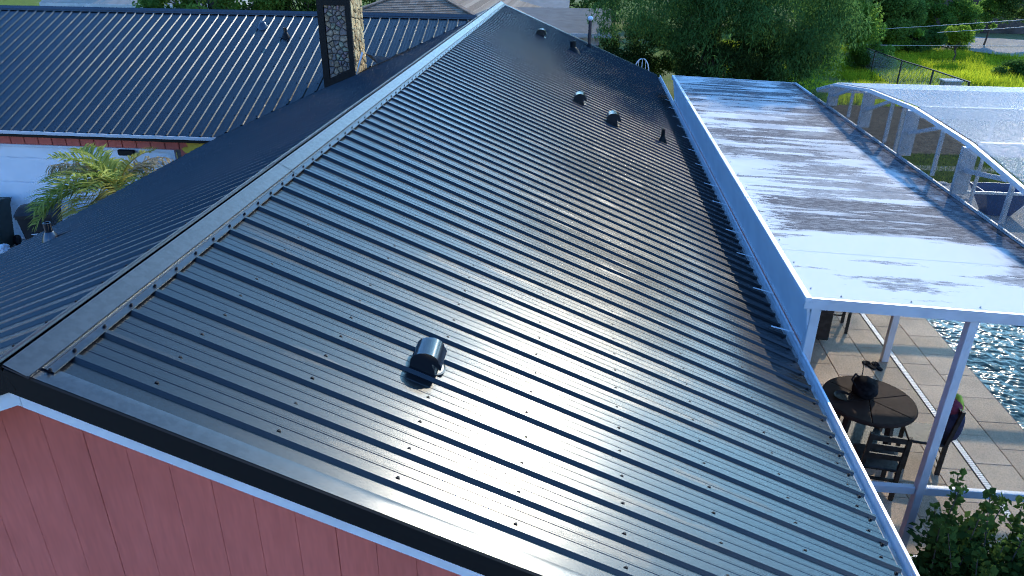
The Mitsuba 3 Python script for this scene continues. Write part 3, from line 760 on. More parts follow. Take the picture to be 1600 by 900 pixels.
# ---------------------------------------------------------------- pool cage
cg = thing('pool_cage', 'screened pool cage with low arched roof and blue shaded posts beside the patio cover', 'pool enclosure')
PROF = [(4.35, 3.04), (5.45, 3.35), (7.5, 3.59), (9.40, 3.665), (11.3, 3.585), (13.2, 3.35), (14.3, 3.06)]
CGX0, CGX1 = 7.47, 17.0
for i in range(len(PROF) - 1):
    (ya, za), (yb, zb) = PROF[i], PROF[i + 1]
    obj('arch_beam', MB().beam((CGX0, ya, za), (CGX0, yb, zb), 0.05, 0.06), 'mat_white_alu', cg)
    obj('arch_beam', MB().beam((CGX1, ya, za), (CGX1, yb, zb), 0.05, 0.06), 'mat_white_alu', cg)
for i, (ya, za) in enumerate(PROF):
    if 0 < i < len(PROF) - 1:
        obj('post', MB().bevel((CGX0 - 0.1, ya - 0.03, pz(PX1) + 0.01), (CGX0 + 0.1, ya + 0.03, za - 0.02), 0.004), 'mat_white_alu', cg)
        obj('roof_beam', MB().box((CGX0 + 0.1, ya - 0.03, za - 0.13), (CGX1 - 0.04, ya + 0.03, za + 0.045)), 'mat_white_alu', cg)
        yn, zn = PROF[i - 1]
        ym, zm = (ya + yn) / 2, (za + zn) / 2
        obj('brace', MB().beam((CGX0, ya - 0.03, (za + pz(PX1)) / 2), (CGX0, ym, zm - 0.03), 0.04, 0.055), 'mat_white_alu', cg)
        if zm - pz(PX1) > 0.25:
            obj('stud', MB().box((CGX0 - 0.022, ym - 0.15, pz(PX1) + 0.01), (CGX0 + 0.022, ym - 0.1, zm + 0.0)), 'mat_white_alu', cg)
    obj('post', MB().bevel((CGX1 - 0.04, ya - 0.03, 0.0), (CGX1 + 0.04, ya + 0.03, za - 0.03), 0.004), 'mat_white_alu', cg)
for ye, ze in (PROF[0], PROF[-1]):
    obj('eave_beam', MB().box((CGX0, ye - 0.04, ze - 0.05), (CGX1, ye + 0.04, ze + 0.03)), 'mat_white_alu', cg)
    for x in np.arange(CGX0 + 1.9, CGX1 - 0.5, 1.9):
        obj('post', MB().bevel((x - 0.03, ye - 0.03, 0.0), (x + 0.03, ye + 0.03, ze - 0.04), 0.004), 'mat_white_alu', cg)
    obj('chair_rail', MB().box((CGX0, ye - 0.02, 0.86), (CGX1, ye + 0.02, 0.92)), 'mat_white_alu', cg)
# the woven screen: real strands across and along the arched roof, and upright ones in the wall below the arch
ps = np.array(PROF)
zy = lambda y: np.interp(y, ps[:, 0], ps[:, 1])
st = MB()
TH = [(0.0009 * math.cos(t), 0.0009 * math.sin(t)) for t in np.arange(5) * 2 * np.pi / 5 + np.pi / 2]
KT = 5
def strand(n):
    return [[r * KT + j, r * KT + (j + 1) % KT, r * KT + KT + (j + 1) % KT, r * KT + KT + j] for r in range(n - 1) for j in range(KT)]
for y in np.arange(PROF[0][0] + 0.05, PROF[-1][0], 0.011):
    z = float(zy(y)) + 0.046
    st.add([(x, y + a, z + b) for x in (CGX0 + 0.02, CGX1 - 0.02) for a, b in TH], strand(2))
for x in np.arange(CGX0 + 0.04, CGX1 - 0.03, 0.011):
    V = [(x + a, yy, zz + 0.0485 + b) for yy, zz in PROF for a, b in TH]
    st.add(V, strand(len(PROF)))
k = obj('roof_screen', st, 'mat_screen', cg, smooth=True)
tag(k, kind='stuff')
st = MB()
for y in np.arange(PROF[0][0] + 0.05, PROF[-1][0], 0.0135):
    st.add([(CGX0 - 0.112 + a, y + b, z) for z in (pz(PX1), float(zy(y))) for a, b in TH], strand(2))
for z in np.arange(pz(PX1) + 0.02, 3.66, 0.0135):
    ys = [y for y in np.arange(4.36, 14.3, 0.02) if zy(y) > z]
    if len(ys) > 2:
        st.add([(CGX0 - 0.109 + a, y, z + b) for y in (ys[0], ys[-1]) for a, b in TH], strand(2))
k = obj('wall_screen', st, 'mat_fence_dark', cg)
tag(k, kind='stuff')

# ---------------------------------------------------------------- things on the patio
tb = thing('patio_table', 'round dark brown patio table with wedge-shaped top sections', 'table')
tc, tr = np.array([6.2, 5.72]), 0.54
for i in range(6):
    a = np.linspace(i * np.pi / 3 + 0.27, (i + 1) * np.pi / 3 + 0.27, 9)
    poly = [(0.0, 0.0)] + [(tr * math.cos(t), tr * math.sin(t)) for t in a]
    q = Polygon(poly).buffer(-0.004)
    obj('top_section', MB().prism(np.array(q.exterior.coords)[:-1][::-1 if not q.exterior.is_ccw else 1], ((tc[0], tc[1], 0.715), (1, 0, 0), (0, 1, 0), (0, 0, 1)), 0.035, 0.006), 'mat_table', tb)
a = np.linspace(0, 2 * np.pi, 49)
obj('rim', MB().tube([(tc[0] + tr * math.cos(t), tc[1] + tr * math.sin(t), 0.725) for t in a], 0.024, 8, caps=False), 'mat_table', tb, smooth=True)
for i in range(4):
    t = i * np.pi / 2 + 0.6
    d = np.array([math.cos(t), math.sin(t)])
    obj('leg', MB().beam((*(tc + d * 0.33), 0.715), (*(tc + d * 0.4), 0.0), 0.07, 0.07, up=(d[0], d[1], 0)), 'mat_black_wood', tb)
obj('shelf', MB().mesh(trimesh.creation.cylinder(0.3, 0.03, sections=28, transform=trimesh.transformations.translation_matrix([tc[0], tc[1], 0.2]))), 'mat_black_wood', tb)


def blob(c, r, seed, bumps=0.18, sub=3):
    m = trimesh.creation.icosphere(sub, 1.0)
    v = m.vertices * (1 + bumps * (meshkit.fbm(m.vertices * 1.8 + seed, 3, seed) - 0.5) * 2)[:, None]
    return v * np.asarray(r) + np.asarray(c), m.faces


bg = thing('black_bag', 'slouched black bag lying on the round patio table', 'bag')
obj('body', blob((6.16, 5.82, 0.86), (0.15, 0.19, 0.13), 3), 'mat_black_cloth', bg, smooth=True)
obj('strap', MB().tube([(6.02, 5.74, 0.9), (5.95, 5.76, 1.0), (6.02, 5.85, 1.03), (6.1, 5.92, 0.95)], 0.012, 6), 'mat_black_cloth', bg, smooth=True)
k = obj('walking_stick', MB().tube([(6.18, 6.02, 0.75), (6.18, 6.03, 0.95), (6.17, 6.05, 1.1)], [0.007, 0.006, 0.005], 6), 'mat_black_wood')
tag(k, 'thin dark stick standing upright behind the black bag', 'stick')
k = obj('dark_plate', MB().mesh(trimesh.creation.revolve([(0, 0), (0.08, 0), (0.11, 0.02), (0.115, 0.02), (0.08, -0.006), (0, -0.006)], sections=24)).build(), 'mat_black_wood')
scene[k] = mikit.ply((lambda v, f: (v + [5.88, 5.72, 0.758], f))(*MB().mesh(trimesh.creation.revolve([(0, 0.006), (0.08, 0.006), (0.11, 0.026), (0.115, 0.026), (0.08, 0.0), (0, 0.0)], sections=24)).build()), 'mat_black_wood', smooth=30)
tag(k, 'small dark dish on the shaded side of the patio table', 'dish')


def chair(label, x, y, rot, name='patio_chair', seat=0.45, top=0.95, w=0.44, d=0.44, group='black chairs under the patio cover'):
    t = thing(name, label, 'chair', group)
    R = np.array([[math.cos(rot), -math.sin(rot), 0], [math.sin(rot), math.cos(rot), 0], [0, 0, 1]])

    def put(nm, m, mat='mat_black_wood'):
        v, f = m.build()
        obj(nm, (v @ R.T + [x, y, 0], f), mat, t)
    put('seat', MB().bevel((-w / 2, -d / 2, seat - 0.04), (w / 2, d / 2, seat), 0.01))
    for sx in (-1, 1):
        put('leg', MB().beam((sx * (w / 2 - 0.03), -d / 2 + 0.03, 0), (sx * (w / 2 - 0.03), -d / 2 + 0.03, seat - 0.04), 0.042, 0.042, up=(0, 1, 0)))
        put('rear_post', MB().beam((sx * (w / 2 - 0.02), d / 2 - 0.02, 0), (sx * (w / 2 - 0.02), d / 2 - 0.02, seat), 0.045, 0.045, up=(0, 1, 0)).beam((sx * (w / 2 - 0.02), d / 2 - 0.02, seat), (sx * (w / 2 - 0.02), d / 2 + 0.05, top), 0.044, 0.04, up=(0, 1, 0)))
    for z in (0.14, 0.28):
        put('stretcher', MB().beam((-w / 2 + 0.04, d / 2 - 0.02, z), (w / 2 - 0.04, d / 2 - 0.02, z), 0.028, 0.028))
    for z in (0.62, 0.76, 0.89):
        q = (z - seat) / (top - seat) * 0.07
        put('back_slat', MB().beam((-w / 2 + 0.03, d / 2 - 0.02 + q, z), (w / 2 - 0.03, d / 2 - 0.02 + q, z), 0.02, 0.07))
    return t


chair('black ladder-back chair casting a long shadow beside the black cabinet', 6.86, 9.1, -0.12 + np.pi * 0)
chair('black chair behind the coloured jacket at the right of the table', 6.86, 5.5, -1.75)
chair('black chair in front of the patio table nearest the house roof', 6.1, 4.95, 3.0)
jk = thing('jacket', 'bundled jacket in navy, red and lime hung on the chair at the table', 'jacket')
obj('navy_part', blob((7.1, 5.44, 0.66), (0.12, 0.17, 0.24), 5), 'mat_navy_cloth', jk, smooth=True)
obj('red_part', blob((7.07, 5.5, 0.87), (0.12, 0.15, 0.1), 9), 'mat_red_cloth', jk, smooth=True)
obj('lime_part', blob((7.14, 5.56, 0.86), (0.09, 0.13, 0.13), 12), 'mat_lime_cloth', jk, smooth=True)
cb = thing('outdoor_cabinet', 'tall black cabinet under the near corner of the patio cover', 'cabinet')
obj('body', MB().bevel((6.0, 8.5, 0.05), (6.62, 9.0, 1.0), 0.012), 'mat_black_wood', cb)
obj('top', MB().bevel((5.98, 8.48, 1.002), (6.64, 9.02, 1.03), 0.006), 'mat_black_wood', cb)
for i in range(2):
    obj('door', MB().bevel((6.02 + i * 0.295, 8.48, 0.08), (6.305 + i * 0.295, 8.499, 0.97), 0.004), 'mat_black_wood', cb)
for i, (x, y, rz) in enumerate(((7.06, 7.84, 0.5), (7.17, 7.82, 0.2))):
    s = thing('sandal', ['left black sandal of the pair on the pavers', 'right black sandal of the pair on the pavers'][i], 'sandal', 'pair of black sandals')
    R = np.array([[math.cos(rz), -math.sin(rz), 0], [math.sin(rz), math.cos(rz), 0], [0, 0, 1]])
    sole = [(0.0, -0.13), (0.035, -0.11), (0.034, -0.02), (0.046, 0.07), (0.03, 0.125), (0.0, 0.135), (-0.035, 0.1), (-0.038, 0.0), (-0.032, -0.11)]
    v, f = MB().prism(sole, ((0, 0, 0.002), (1, 0, 0), (0, 1, 0), (0, 0, 1)), 0.02, 0.004).build()
    obj('sole', (v @ R.T + [x, y, 0], f), 'mat_black_cloth', s)
    v, f = MB().tube([(-0.037, 0.0, 0.015), (-0.02, 0.03, 0.045), (0.0, 0.06, 0.052), (0.025, 0.04, 0.045), (0.04, 0.0, 0.015)], 0.012, 6).build()
    obj('strap', (v @ R.T + [x, y, 0], f), 'mat_black_cloth', s)
tub = thing('garden_tub', 'deep blue flared tub standing on the far pool deck', 'tub')
tp = np.array([12.6, 15.6, 0.0])
m = MB()
ring = lambda w, l, z: [tp + [sx * w, sy * l, z] for sx, sy in ((-1, -1), (1, -1), (1, 1), (-1, 1))]
m.add(ring(0.26, 0.22, 0.0) + ring(0.55, 0.44, 0.6) + ring(0.52, 0.41, 0.6) + ring(0.24, 0.2, 0.03), [[a * 4 + i, a * 4 + (i + 1) % 4, a * 4 + 4 + (i + 1) % 4, a * 4 + 4 + i] for a in range(3) for i in range(4)] + [[12, 13, 14, 15]])
obj('shell', m, 'mat_tub_blue', tub)
obj('rim', MB().tube([q for q in ring(0.545, 0.435, 0.605)] + [ring(0.545, 0.435, 0.605)[0]], 0.025, 6), 'mat_tub_blue', tub)

# ---------------------------------------------------------------- foliage tools
def leaf_cloud(n, clumps, size, aspect, seed, droop=0.0, c0=(0.03, 0.06, 0.015), c1=(0.08, 0.13, 0.03), flat=0.5, tone=2.7):
    """many small rhombic leaves; clumps: rows x y z r"""
    r = np.random.default_rng(seed)
    cl = np.asarray(clumps, float)
    w = cl[:, 3] ** 2
    i = r.choice(len(cl), n, p=w / w.sum())
    d = r.normal(size=(n, 3))
    d /= np.linalg.norm(d, axis=1, keepdims=True)
    rad = cl[i, 3] * r.random(n) ** 0.45
    c = cl[i, :3] + d * rad[:, None] * [1, 1, 0.8]
    c[:, 2] -= droop * cl[i, 3] * r.random(n) ** 2 * 1.6
    ax = r.normal(size=(n, 3)) + d * 0.6
    ax[:, 2] -= droop * 2.2
    ax /= np.linalg.norm(ax, axis=1, keepdims=True)
    nn = r.normal(size=(n, 3)) * (1 - flat) + np.array([0, 0, 1]) * flat * 1.4
    s = np.cross(ax, nn)
    s /= np.linalg.norm(s, axis=1, keepdims=True) + 1e-9
    L = size * r.uniform(0.6, 1.35, n)[:, None]
    W = L * aspect
    v = np.stack([c - ax * L * 0.5, c + s * W * 0.5 + ax * L * 0.05, c + ax * L * 0.5, c - s * W * 0.5 + ax * L * 0.05], 1).reshape(-1, 3)
    q = np.arange(n)[:, None] * 4
    f = np.vstack([q + [0, 1, 2], q + [0, 2, 3]])
    t = np.clip(r.random(n) * 0.7 + (r.random(len(cl))[i]) * 0.45 - 0.1, 0, 1)[:, None]
    col = (np.asarray(c0) * (1 - t) + np.asarray(c1) * t) * tone
    return (v, f), np.repeat(col, 4, 0)


def tree(label, x, y, h, crowns, n, size=0.16, aspect=0.4, seed=1, droop=0.0, c0=(0.03, 0.055, 0.014), c1=(0.075, 0.12, 0.025), trunk_r=0.2, group=None, name='tree', cat='tree', clump=0.9, keep=0.8):
    """crowns: ellipsoids x y z rx ry rz, relative to the foot; clumps are spread through their outer part"""
    t = thing(name, label, cat, group)
    r = np.random.default_rng(seed)
    cl = []
    for (cx, cy, cz, rx, ry, rz) in crowns:
        k = max(5, int(1.9 * (rx * ry + rx * rz + ry * rz) / clump ** 2))
        d = r.normal(size=(k, 3))
        d /= np.linalg.norm(d, axis=1, keepdims=True)
        q = d * r.uniform(0.45, 1.0, k)[:, None] * [rx, ry, rz] + [x + cx, y + cy, cz]
        q = q[(r.random(k) < keep) & (q[:, 2] > 0.1)]
        cl += [(*p, clump * r.uniform(0.55, 1.15)) for p in q]
    cl = np.array(cl)
    m = MB()
    top = max(c[2] for c in crowns)
    m.tube([(x, y, -0.1), (x + 0.1, y, h * 0.2), (x - 0.05, y + 0.1, h * 0.45), (x, y, min(h * 0.75, top))], [trunk_r * 1.3, trunk_r, trunk_r * 0.8, trunk_r * 0.45], 9)
    obj('trunk', m, 'mat_bark', t, smooth=True)
    m = MB()
    for p in cl[r.permutation(len(cl))[:min(len(cl), 34)]]:
        z0 = min(h * r.uniform(0.2, 0.5), max(0.3, p[2] * 0.8))
        a = np.array([x, y, z0])
        mid = a * 0.45 + p[:3] * 0.55 + [0, 0, 0.25 * np.linalg.norm(p[:2] - a[:2]) * 0.5]
        m.tube([a, mid, p[:3]], [trunk_r * 0.38, trunk_r * 0.2, 0.012], 5, caps=False)
    obj('branches', m, 'mat_bark', t, smooth=True)
    mesh, col = leaf_cloud(n, cl, size, aspect, seed + 50, droop, c0, c1)
    obj('crown', mesh, 'mat_leaf', t, color=col)
    return t


# trees behind the house and the patio
tree('big feathery drooping tree behind the far end of the patio cover', 7.6, 30.0, 12.0, [(0, 0, 7.4, 5.6, 4.2, 5.2), (-2.6, -1.6, 4.4, 2.8, 2.6, 2.6), (2.2, -1.8, 4.2, 3.0, 2.6, 2.8), (-0.2, -2.2, 4.0, 2.6, 2.2, 2.4), (4.0, -0.8, 3.0, 1.6, 1.6, 2.2), (3.2, -0.8, 10.2, 4.8, 4.0, 4.6), (6.8, 0.4, 12.0, 4.0, 3.2, 3.6)], 170000, 0.2, 0.2, 11, droop=0.55, c0=(0.022, 0.048, 0.016), c1=(0.06, 0.115, 0.03), trunk_r=0.32, clump=0.8)
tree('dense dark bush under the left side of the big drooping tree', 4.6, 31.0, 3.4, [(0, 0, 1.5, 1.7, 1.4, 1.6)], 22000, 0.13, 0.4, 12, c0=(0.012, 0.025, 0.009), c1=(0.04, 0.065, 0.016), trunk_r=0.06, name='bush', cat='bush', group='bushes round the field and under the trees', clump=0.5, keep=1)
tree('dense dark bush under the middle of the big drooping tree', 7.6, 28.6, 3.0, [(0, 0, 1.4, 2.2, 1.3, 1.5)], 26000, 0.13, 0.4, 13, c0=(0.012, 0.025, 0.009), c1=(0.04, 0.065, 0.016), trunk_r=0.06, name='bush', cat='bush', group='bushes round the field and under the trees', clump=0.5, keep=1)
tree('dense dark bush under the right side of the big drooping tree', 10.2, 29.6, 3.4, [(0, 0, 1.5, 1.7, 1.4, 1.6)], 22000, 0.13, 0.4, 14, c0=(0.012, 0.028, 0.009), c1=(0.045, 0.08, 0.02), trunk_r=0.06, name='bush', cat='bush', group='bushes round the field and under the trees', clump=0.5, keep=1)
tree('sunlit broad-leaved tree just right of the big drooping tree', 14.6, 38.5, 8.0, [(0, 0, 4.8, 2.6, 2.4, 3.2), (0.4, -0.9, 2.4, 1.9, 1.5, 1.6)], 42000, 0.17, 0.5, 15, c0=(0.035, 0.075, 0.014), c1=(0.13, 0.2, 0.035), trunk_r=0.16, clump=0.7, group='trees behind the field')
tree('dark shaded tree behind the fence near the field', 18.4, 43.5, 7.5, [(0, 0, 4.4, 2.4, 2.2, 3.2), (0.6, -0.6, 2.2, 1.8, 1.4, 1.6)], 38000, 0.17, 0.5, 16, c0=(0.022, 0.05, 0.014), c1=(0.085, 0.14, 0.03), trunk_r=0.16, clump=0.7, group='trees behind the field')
tree('leafy tree at the left end of the pale road', 22.6, 49.0, 9.0, [(0, 0, 5.2, 3.2, 2.6, 3.6), (-0.4, -1.0, 2.4, 2.4, 1.8, 1.8)], 42000, 0.19, 0.5, 17, c0=(0.028, 0.06, 0.014), c1=(0.1, 0.165, 0.03), trunk_r=0.18, clump=0.8, group='trees behind the field')
tree('rounded tree over the left end of the dark wall', 25.2, 55.0, 9.0, [(0, 0, 4.4, 2.8, 2.0, 3.4)], 30000, 0.2, 0.5, 24, c0=(0.022, 0.05, 0.014), c1=(0.08, 0.13, 0.03), trunk_r=0.18, clump=0.8, group='trees behind the field')
tree('tall tree behind the dark wall across the road', 30.0, 64.0, 11.0, [(0, 0, 6.2, 5.0, 3.0, 4.0)], 34000, 0.26, 0.5, 18, c0=(0.02, 0.042, 0.014), c1=(0.06, 0.1, 0.03), trunk_r=0.25, clump=1.1, group='trees behind the field')
tree('tree with hanging branches over the right end of the road', 30.6, 49.0, 8.5, [(0.6, 0.6, 6.2, 3.0, 2.4, 2.2), (-2.4, -0.8, 2.9, 0.9, 0.7, 1.2), (-0.9, -1.2, 2.2, 0.8, 0.7, 1.5), (-1.6, -0.6, 4.2, 2.2, 1.0, 0.9)], 36000, 0.18, 0.45, 19, droop=0.3, c0=(0.022, 0.045, 0.014), c1=(0.07, 0.115, 0.03), trunk_r=0.2, clump=0.6, group='trees behind the field')
tree('small yellow-green sapling standing in the grass field', 22.4, 41.0, 2.2, [(0, 0, 1.5, 0.7, 0.6, 0.5)], 4200, 0.13, 0.45, 20, c0=(0.06, 0.1, 0.012), c1=(0.16, 0.22, 0.03), trunk_r=0.035, clump=0.3, keep=1)
tree('leafy weed clump beside the fence in the field', 16.9, 37.6, 1.6, [(0, 0, 0.6, 1.2, 1.0, 0.7)], 9000, 0.13, 0.5, 21, c0=(0.03, 0.07, 0.014), c1=(0.085, 0.15, 0.03), trunk_r=0.03, name='bush', cat='bush', group='bushes round the field and under the trees', clump=0.4, keep=1)
tree('low hedge-like bush behind the field near the road', 21.6, 44.6, 1.8, [(0, 0, 0.7, 2.4, 0.9, 0.8)], 13000, 0.15, 0.5, 22, c0=(0.025, 0.055, 0.014), c1=(0.08, 0.14, 0.03), trunk_r=0.03, name='bush', cat='bush', group='bushes round the field and under the trees', clump=0.45, keep=1)
tree('sunlit shrub between the fence and the road', 20.2, 44.0, 3.0, [(0, 0, 1.3, 1.5, 1.0, 1.3)], 15000, 0.15, 0.5, 25, c0=(0.04, 0.085, 0.014), c1=(0.14, 0.22, 0.035), trunk_r=0.05, name='bush', cat='bush', group='bushes round the field and under the trees', clump=0.45, keep=0.9)
tree('tangled shrub at the near end of the pale road', 24.3, 46.2, 3.2, [(0, 0, 1.4, 1.5, 1.0, 1.5)], 15000, 0.15, 0.5, 26, c0=(0.03, 0.065, 0.014), c1=(0.11, 0.18, 0.03), trunk_r=0.05, name='bush', cat='bush', group='bushes round the field and under the trees', clump=0.45, keep=0.8)
tree('pale green vine-hung sapling at the right of the road', 28.0, 49.5, 4.6, [(0, 0, 2.6, 0.7, 0.6, 1.9)], 8000, 0.16, 0.5, 27, droop=0.3, c0=(0.05, 0.1, 0.02), c1=(0.16, 0.24, 0.05), trunk_r=0.05, group='trees behind the field', clump=0.4, keep=0.8)
tree('dark low bush at the right edge of the grass field', 24.2, 36.4, 1.2, [(0, 0, 0.4, 2.2, 0.7, 0.5)], 11000, 0.12, 0.5, 23, c0=(0.02, 0.045, 0.012), c1=(0.06, 0.11, 0.025), trunk_r=0.03, name='bush', cat='bush', group='bushes round the field and under the trees', clump=0.35, keep=1)
tree('leafy tree just behind the garage roof ridge, left part', -11.5, 25.5, 6.5, [(0, 0, 4.2, 2.6, 1.8, 2.2)], 20000, 0.17, 0.5, 28, c0=(0.03, 0.06, 0.014), c1=(0.1, 0.16, 0.03), trunk_r=0.14, group='trees behind the garage roof', clump=0.6, keep=0.8)
tree('leafy tree just behind the garage roof ridge, nearer the chimney', -8.6, 27.5, 6.0, [(0, 0, 3.9, 1.7, 1.5, 2.0)], 16000, 0.17, 0.5, 29, c0=(0.022, 0.045, 0.012), c1=(0.08, 0.13, 0.03), trunk_r=0.14, group='trees behind the garage roof', clump=0.6, keep=0.8)
far = [(-22, 44), (-14, 52), (-6, 60), (0, 54), (4.5, 60), (10, 56), (15, 60), (40, 66), (46, 56)]
for i, (x, y) in enumerate(far):
    tree(['leafy tree far left beyond the garage roof', 'tree beyond the garage roof ridge, left of the chimney', 'distant tree behind the tan hip roof', 'shaded tree behind the grey-roofed house', 'dark tree behind the grey roof, partly behind the big drooping tree', 'distant tree hidden behind the big drooping tree', 'distant tree behind the sunlit broad-leaved tree', 'distant tree at the right beyond the dark wall', 'rightmost distant tree beyond the road'][i], x, y, 9.0, [(0, 0, 5.0, 4.2, 3.0, 4.4)], 15000, 0.32, 0.5, 30 + i, c0=(0.022, 0.045, 0.014), c1=(0.07, 0.115, 0.03), trunk_r=0.25, clump=1.2, group='distant trees beyond the houses')

# grass of the field: blades standing on the ground
r = np.random.default_rng(77)
n = 130000
bx = r.uniform(9.5, 36, n)
by = r.uniform(28.5, 47.5, n)
pn = meshkit.fbm(np.stack([bx * 0.35, by * 0.5, bx * 0], -1), 3, 4)
ok = (r.random(n) < np.clip((pn - 0.25) * 3.2, 0.05, 1)) & ~((bx > 24.5) & (by > 41.0 + (30 - bx) * 0.9))
bx, by, pn = bx[ok], by[ok], pn[ok]
n = len(bx)
ang = r.uniform(0, 2 * np.pi, n)
ht = r.uniform(0.14, 0.42, n) * (0.5 + pn)
wd = r.uniform(0.012, 0.035, n)
lean = r.normal(size=(n, 2)) * 0.12
b0 = np.stack([bx, by, np.full(n, -0.12)], 1)
sd = np.stack([np.cos(ang), np.sin(ang), 0 * ang], 1) * wd[:, None]
tip = b0 + np.stack([lean[:, 0], lean[:, 1], ht + 0.05], 1)
gv = np.stack([b0 - sd, b0 + sd, tip], 1).reshape(-1, 3)
t = np.clip(r.random(n) * 0.6 + (pn - 0.35) * 1.2, 0, 1)[:, None]
gc = np.array([0.26, 0.36, 0.02]) * (1 - t) + np.array([0.64, 0.7, 0.05]) * t
k = obj('field_grass', (gv, np.arange(3 * n).reshape(-1, 3)), 'mat_leaf', color=np.repeat(gc, 3, 0))
tag(k, 'bright yellow-green tall grass of the field', 'grass', kind='stuff')
# lawn and rocks beyond the pool
n = 26000
bx, by = r.uniform(11.0, 17.5, n), r.uniform(18.2, 21.2, n)
ang, ht = r.uniform(0, 2 * np.pi, n), r.uniform(0.05, 0.16, n)
b0 = np.stack([bx, by, np.full(n, -0.1)], 1)
sd = np.stack([np.cos(ang), np.sin(ang), 0 * ang], 1) * 0.012
gv = np.stack([b0 - sd, b0 + sd, b0 + np.stack([r.normal(size=n) * 0.04, r.normal(size=n) * 0.04, ht], 1)], 1).reshape(-1, 3)
t = r.random(n)[:, None]
k = obj('lawn_grass', (gv, np.arange(3 * n).reshape(-1, 3)), 'mat_leaf', color=np.repeat(np.array([0.04, 0.08, 0.012]) * (1 - t) + np.array([0.12, 0.17, 0.03]) * t, 3, 0))
tag(k, 'short green lawn strip seen through the pool cage', 'grass', kind='stuff')
g = obj('mulch_bed', MB().box((9.4, 21.2, -0.2), (19.0, 28.6, -0.02)), 'mat_soil')
tag(g, 'dark mulch ground beyond the lawn strip', kind='structure')
walk = obj('garden_path', MB().box((10.5, 19.4, -0.09), (18.0, 19.9, -0.04)), 'mat_concrete')
tag(walk, 'pale concrete strip across the lawn beyond the pool', kind='structure')
v, f, nn = [], [], 0
for i in range(130):
    a, b = blob((r.uniform(11, 17.5), r.uniform(16.3, 18.1), -0.05), np.array([1, 1, 0.6]) * r.uniform(0.08, 0.2), i, 0.3, 1)
    v.append(a)
    f.append(np.asarray(b) + nn)
    nn += len(a)
k = obj('rock_border', (np.vstack(v), np.vstack(f)), 'mat_rock')
tag(k, 'loose pale rocks along the lawn beyond the pool deck', 'rocks', kind='stuff')

# ---------------------------------------------------------------- fence, wires, utility box
fn = thing('mesh_fence', 'dark chain-link fence with top rail running through the field', 'fence')
FP = [(16.45, 39.5), (16.6, 36.4), (16.75, 33.4), (17.05, 30.8), (17.25, 28.0)]
for i, (x, y) in enumerate(FP):
    obj('fence_post', MB().tube([(x, y, -0.1), (x, y, 1.12)], 0.04, 8), 'mat_fence_dark', fn, smooth=40)
for i in range(4):
    obj('top_rail', MB().tube([(*FP[i], 1.1), (*FP[i + 1], 1.1)], 0.03, 8), 'mat_fence_grey' if i == 0 else 'mat_fence_dark', fn, smooth=40)
m = MB()
for i in range(4):
    a, b = np.array(FP[i]), np.array(FP[i + 1])
    L = np.linalg.norm(b - a)
    for s in (-1, 1):
        for q in np.arange(-1.1, L, 0.12):
            t0, t1 = (q, q + 1.1) if s > 0 else (q + 1.1, q)
            z0, z1 = 0.0, 1.1
            pts = []
            for tt in (0, 1):
                u = t0 + (t1 - t0) * tt
                pts.append((u, z0 + (z1 - z0) * tt))
            (u0, w0), (u1, w1) = pts
            lo, hi = 0.0, 1.0
            du = u1 - u0
            ta, tb_ = sorted(((0 - u0) / du, (L - u0) / du))
            lo, hi = max(lo, ta), min(hi, tb_)
            if hi - lo < 0.05:
                continue
            P = [(*(a + (b - a) / L * (u0 + du * tt)), w0 + (w1 - w0) * tt) for tt in (lo, hi)]
            m.tube(P, 0.004, 3, caps=False)
k = obj('chain_link', m, 'mat_fence_grey', fn)
tag(k, kind='stuff')
for (p, q, sag, lb) in (((17.2, 40, 1.72), (40, 40, 4.1), 0.35, 'upper overhead wire crossing in front of the trees'), ((21.0, 40.4, 1.62), (40, 40.4, 3.7), 0.3, 'lower overhead wire crossing in front of the trees'), ((17.5, 40.8, 0.86), (40, 40.8, 1.35), 0.12, 'lowest pale wire stretched above the grass field')):
    t = np.linspace(0, 1, 24)[:, None]
    P = np.array(p) * (1 - t) + np.array(q) * t
    P[:, 2] -= sag * 4 * (t * (1 - t))[:, 0] * 0.5
    k = obj('overhead_wire', MB().tube(P, 0.016, 6), 'mat_wire')
    tag(k, lb, 'wire', 'overhead wires')
ub = thing('utility_box', 'small pale utility box half hidden behind the pool cage', 'utility box')
obj('body', MB().bevel((18.0, 31.6, -0.1), (18.7, 32.1, 0.5), 0.02), 'mat_concrete', ub)
obj('lid', MB().bevel((17.95, 31.55, 0.502), (18.75, 32.15, 0.57), 0.02), 'mat_stucco', ub)
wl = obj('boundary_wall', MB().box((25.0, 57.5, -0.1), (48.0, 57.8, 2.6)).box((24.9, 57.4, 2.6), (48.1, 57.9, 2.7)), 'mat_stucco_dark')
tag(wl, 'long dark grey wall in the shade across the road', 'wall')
gt = thing('garden_gate', 'white arched garden gate among the dark bushes beyond the roof', 'gate')
gx0, gy0 = 4.42, 24.0
a = np.linspace(0, np.pi, 13)
obj('frame', MB().tube([(gx0 + 0.24, gy0, -0.1), (gx0 + 0.24, gy0, 1.75)] + [(gx0 + 0.24 * math.cos(t), gy0, 1.82 + 0.42 * math.sin(t)) for t in a] + [(gx0 - 0.24, gy0, 1.75), (gx0 - 0.24, gy0, -0.1)], 0.02, 8), 'mat_plastic_white', gt, smooth=True)
for dx in (-0.12, 0.0, 0.12):
    obj('bar', MB().tube([(gx0 + dx, gy0, 0.0), (gx0 + dx, gy0, 1.82 + 0.42 * math.sqrt(1 - (dx / 0.24) ** 2))], 0.012, 6), 'mat_plastic_white', gt)

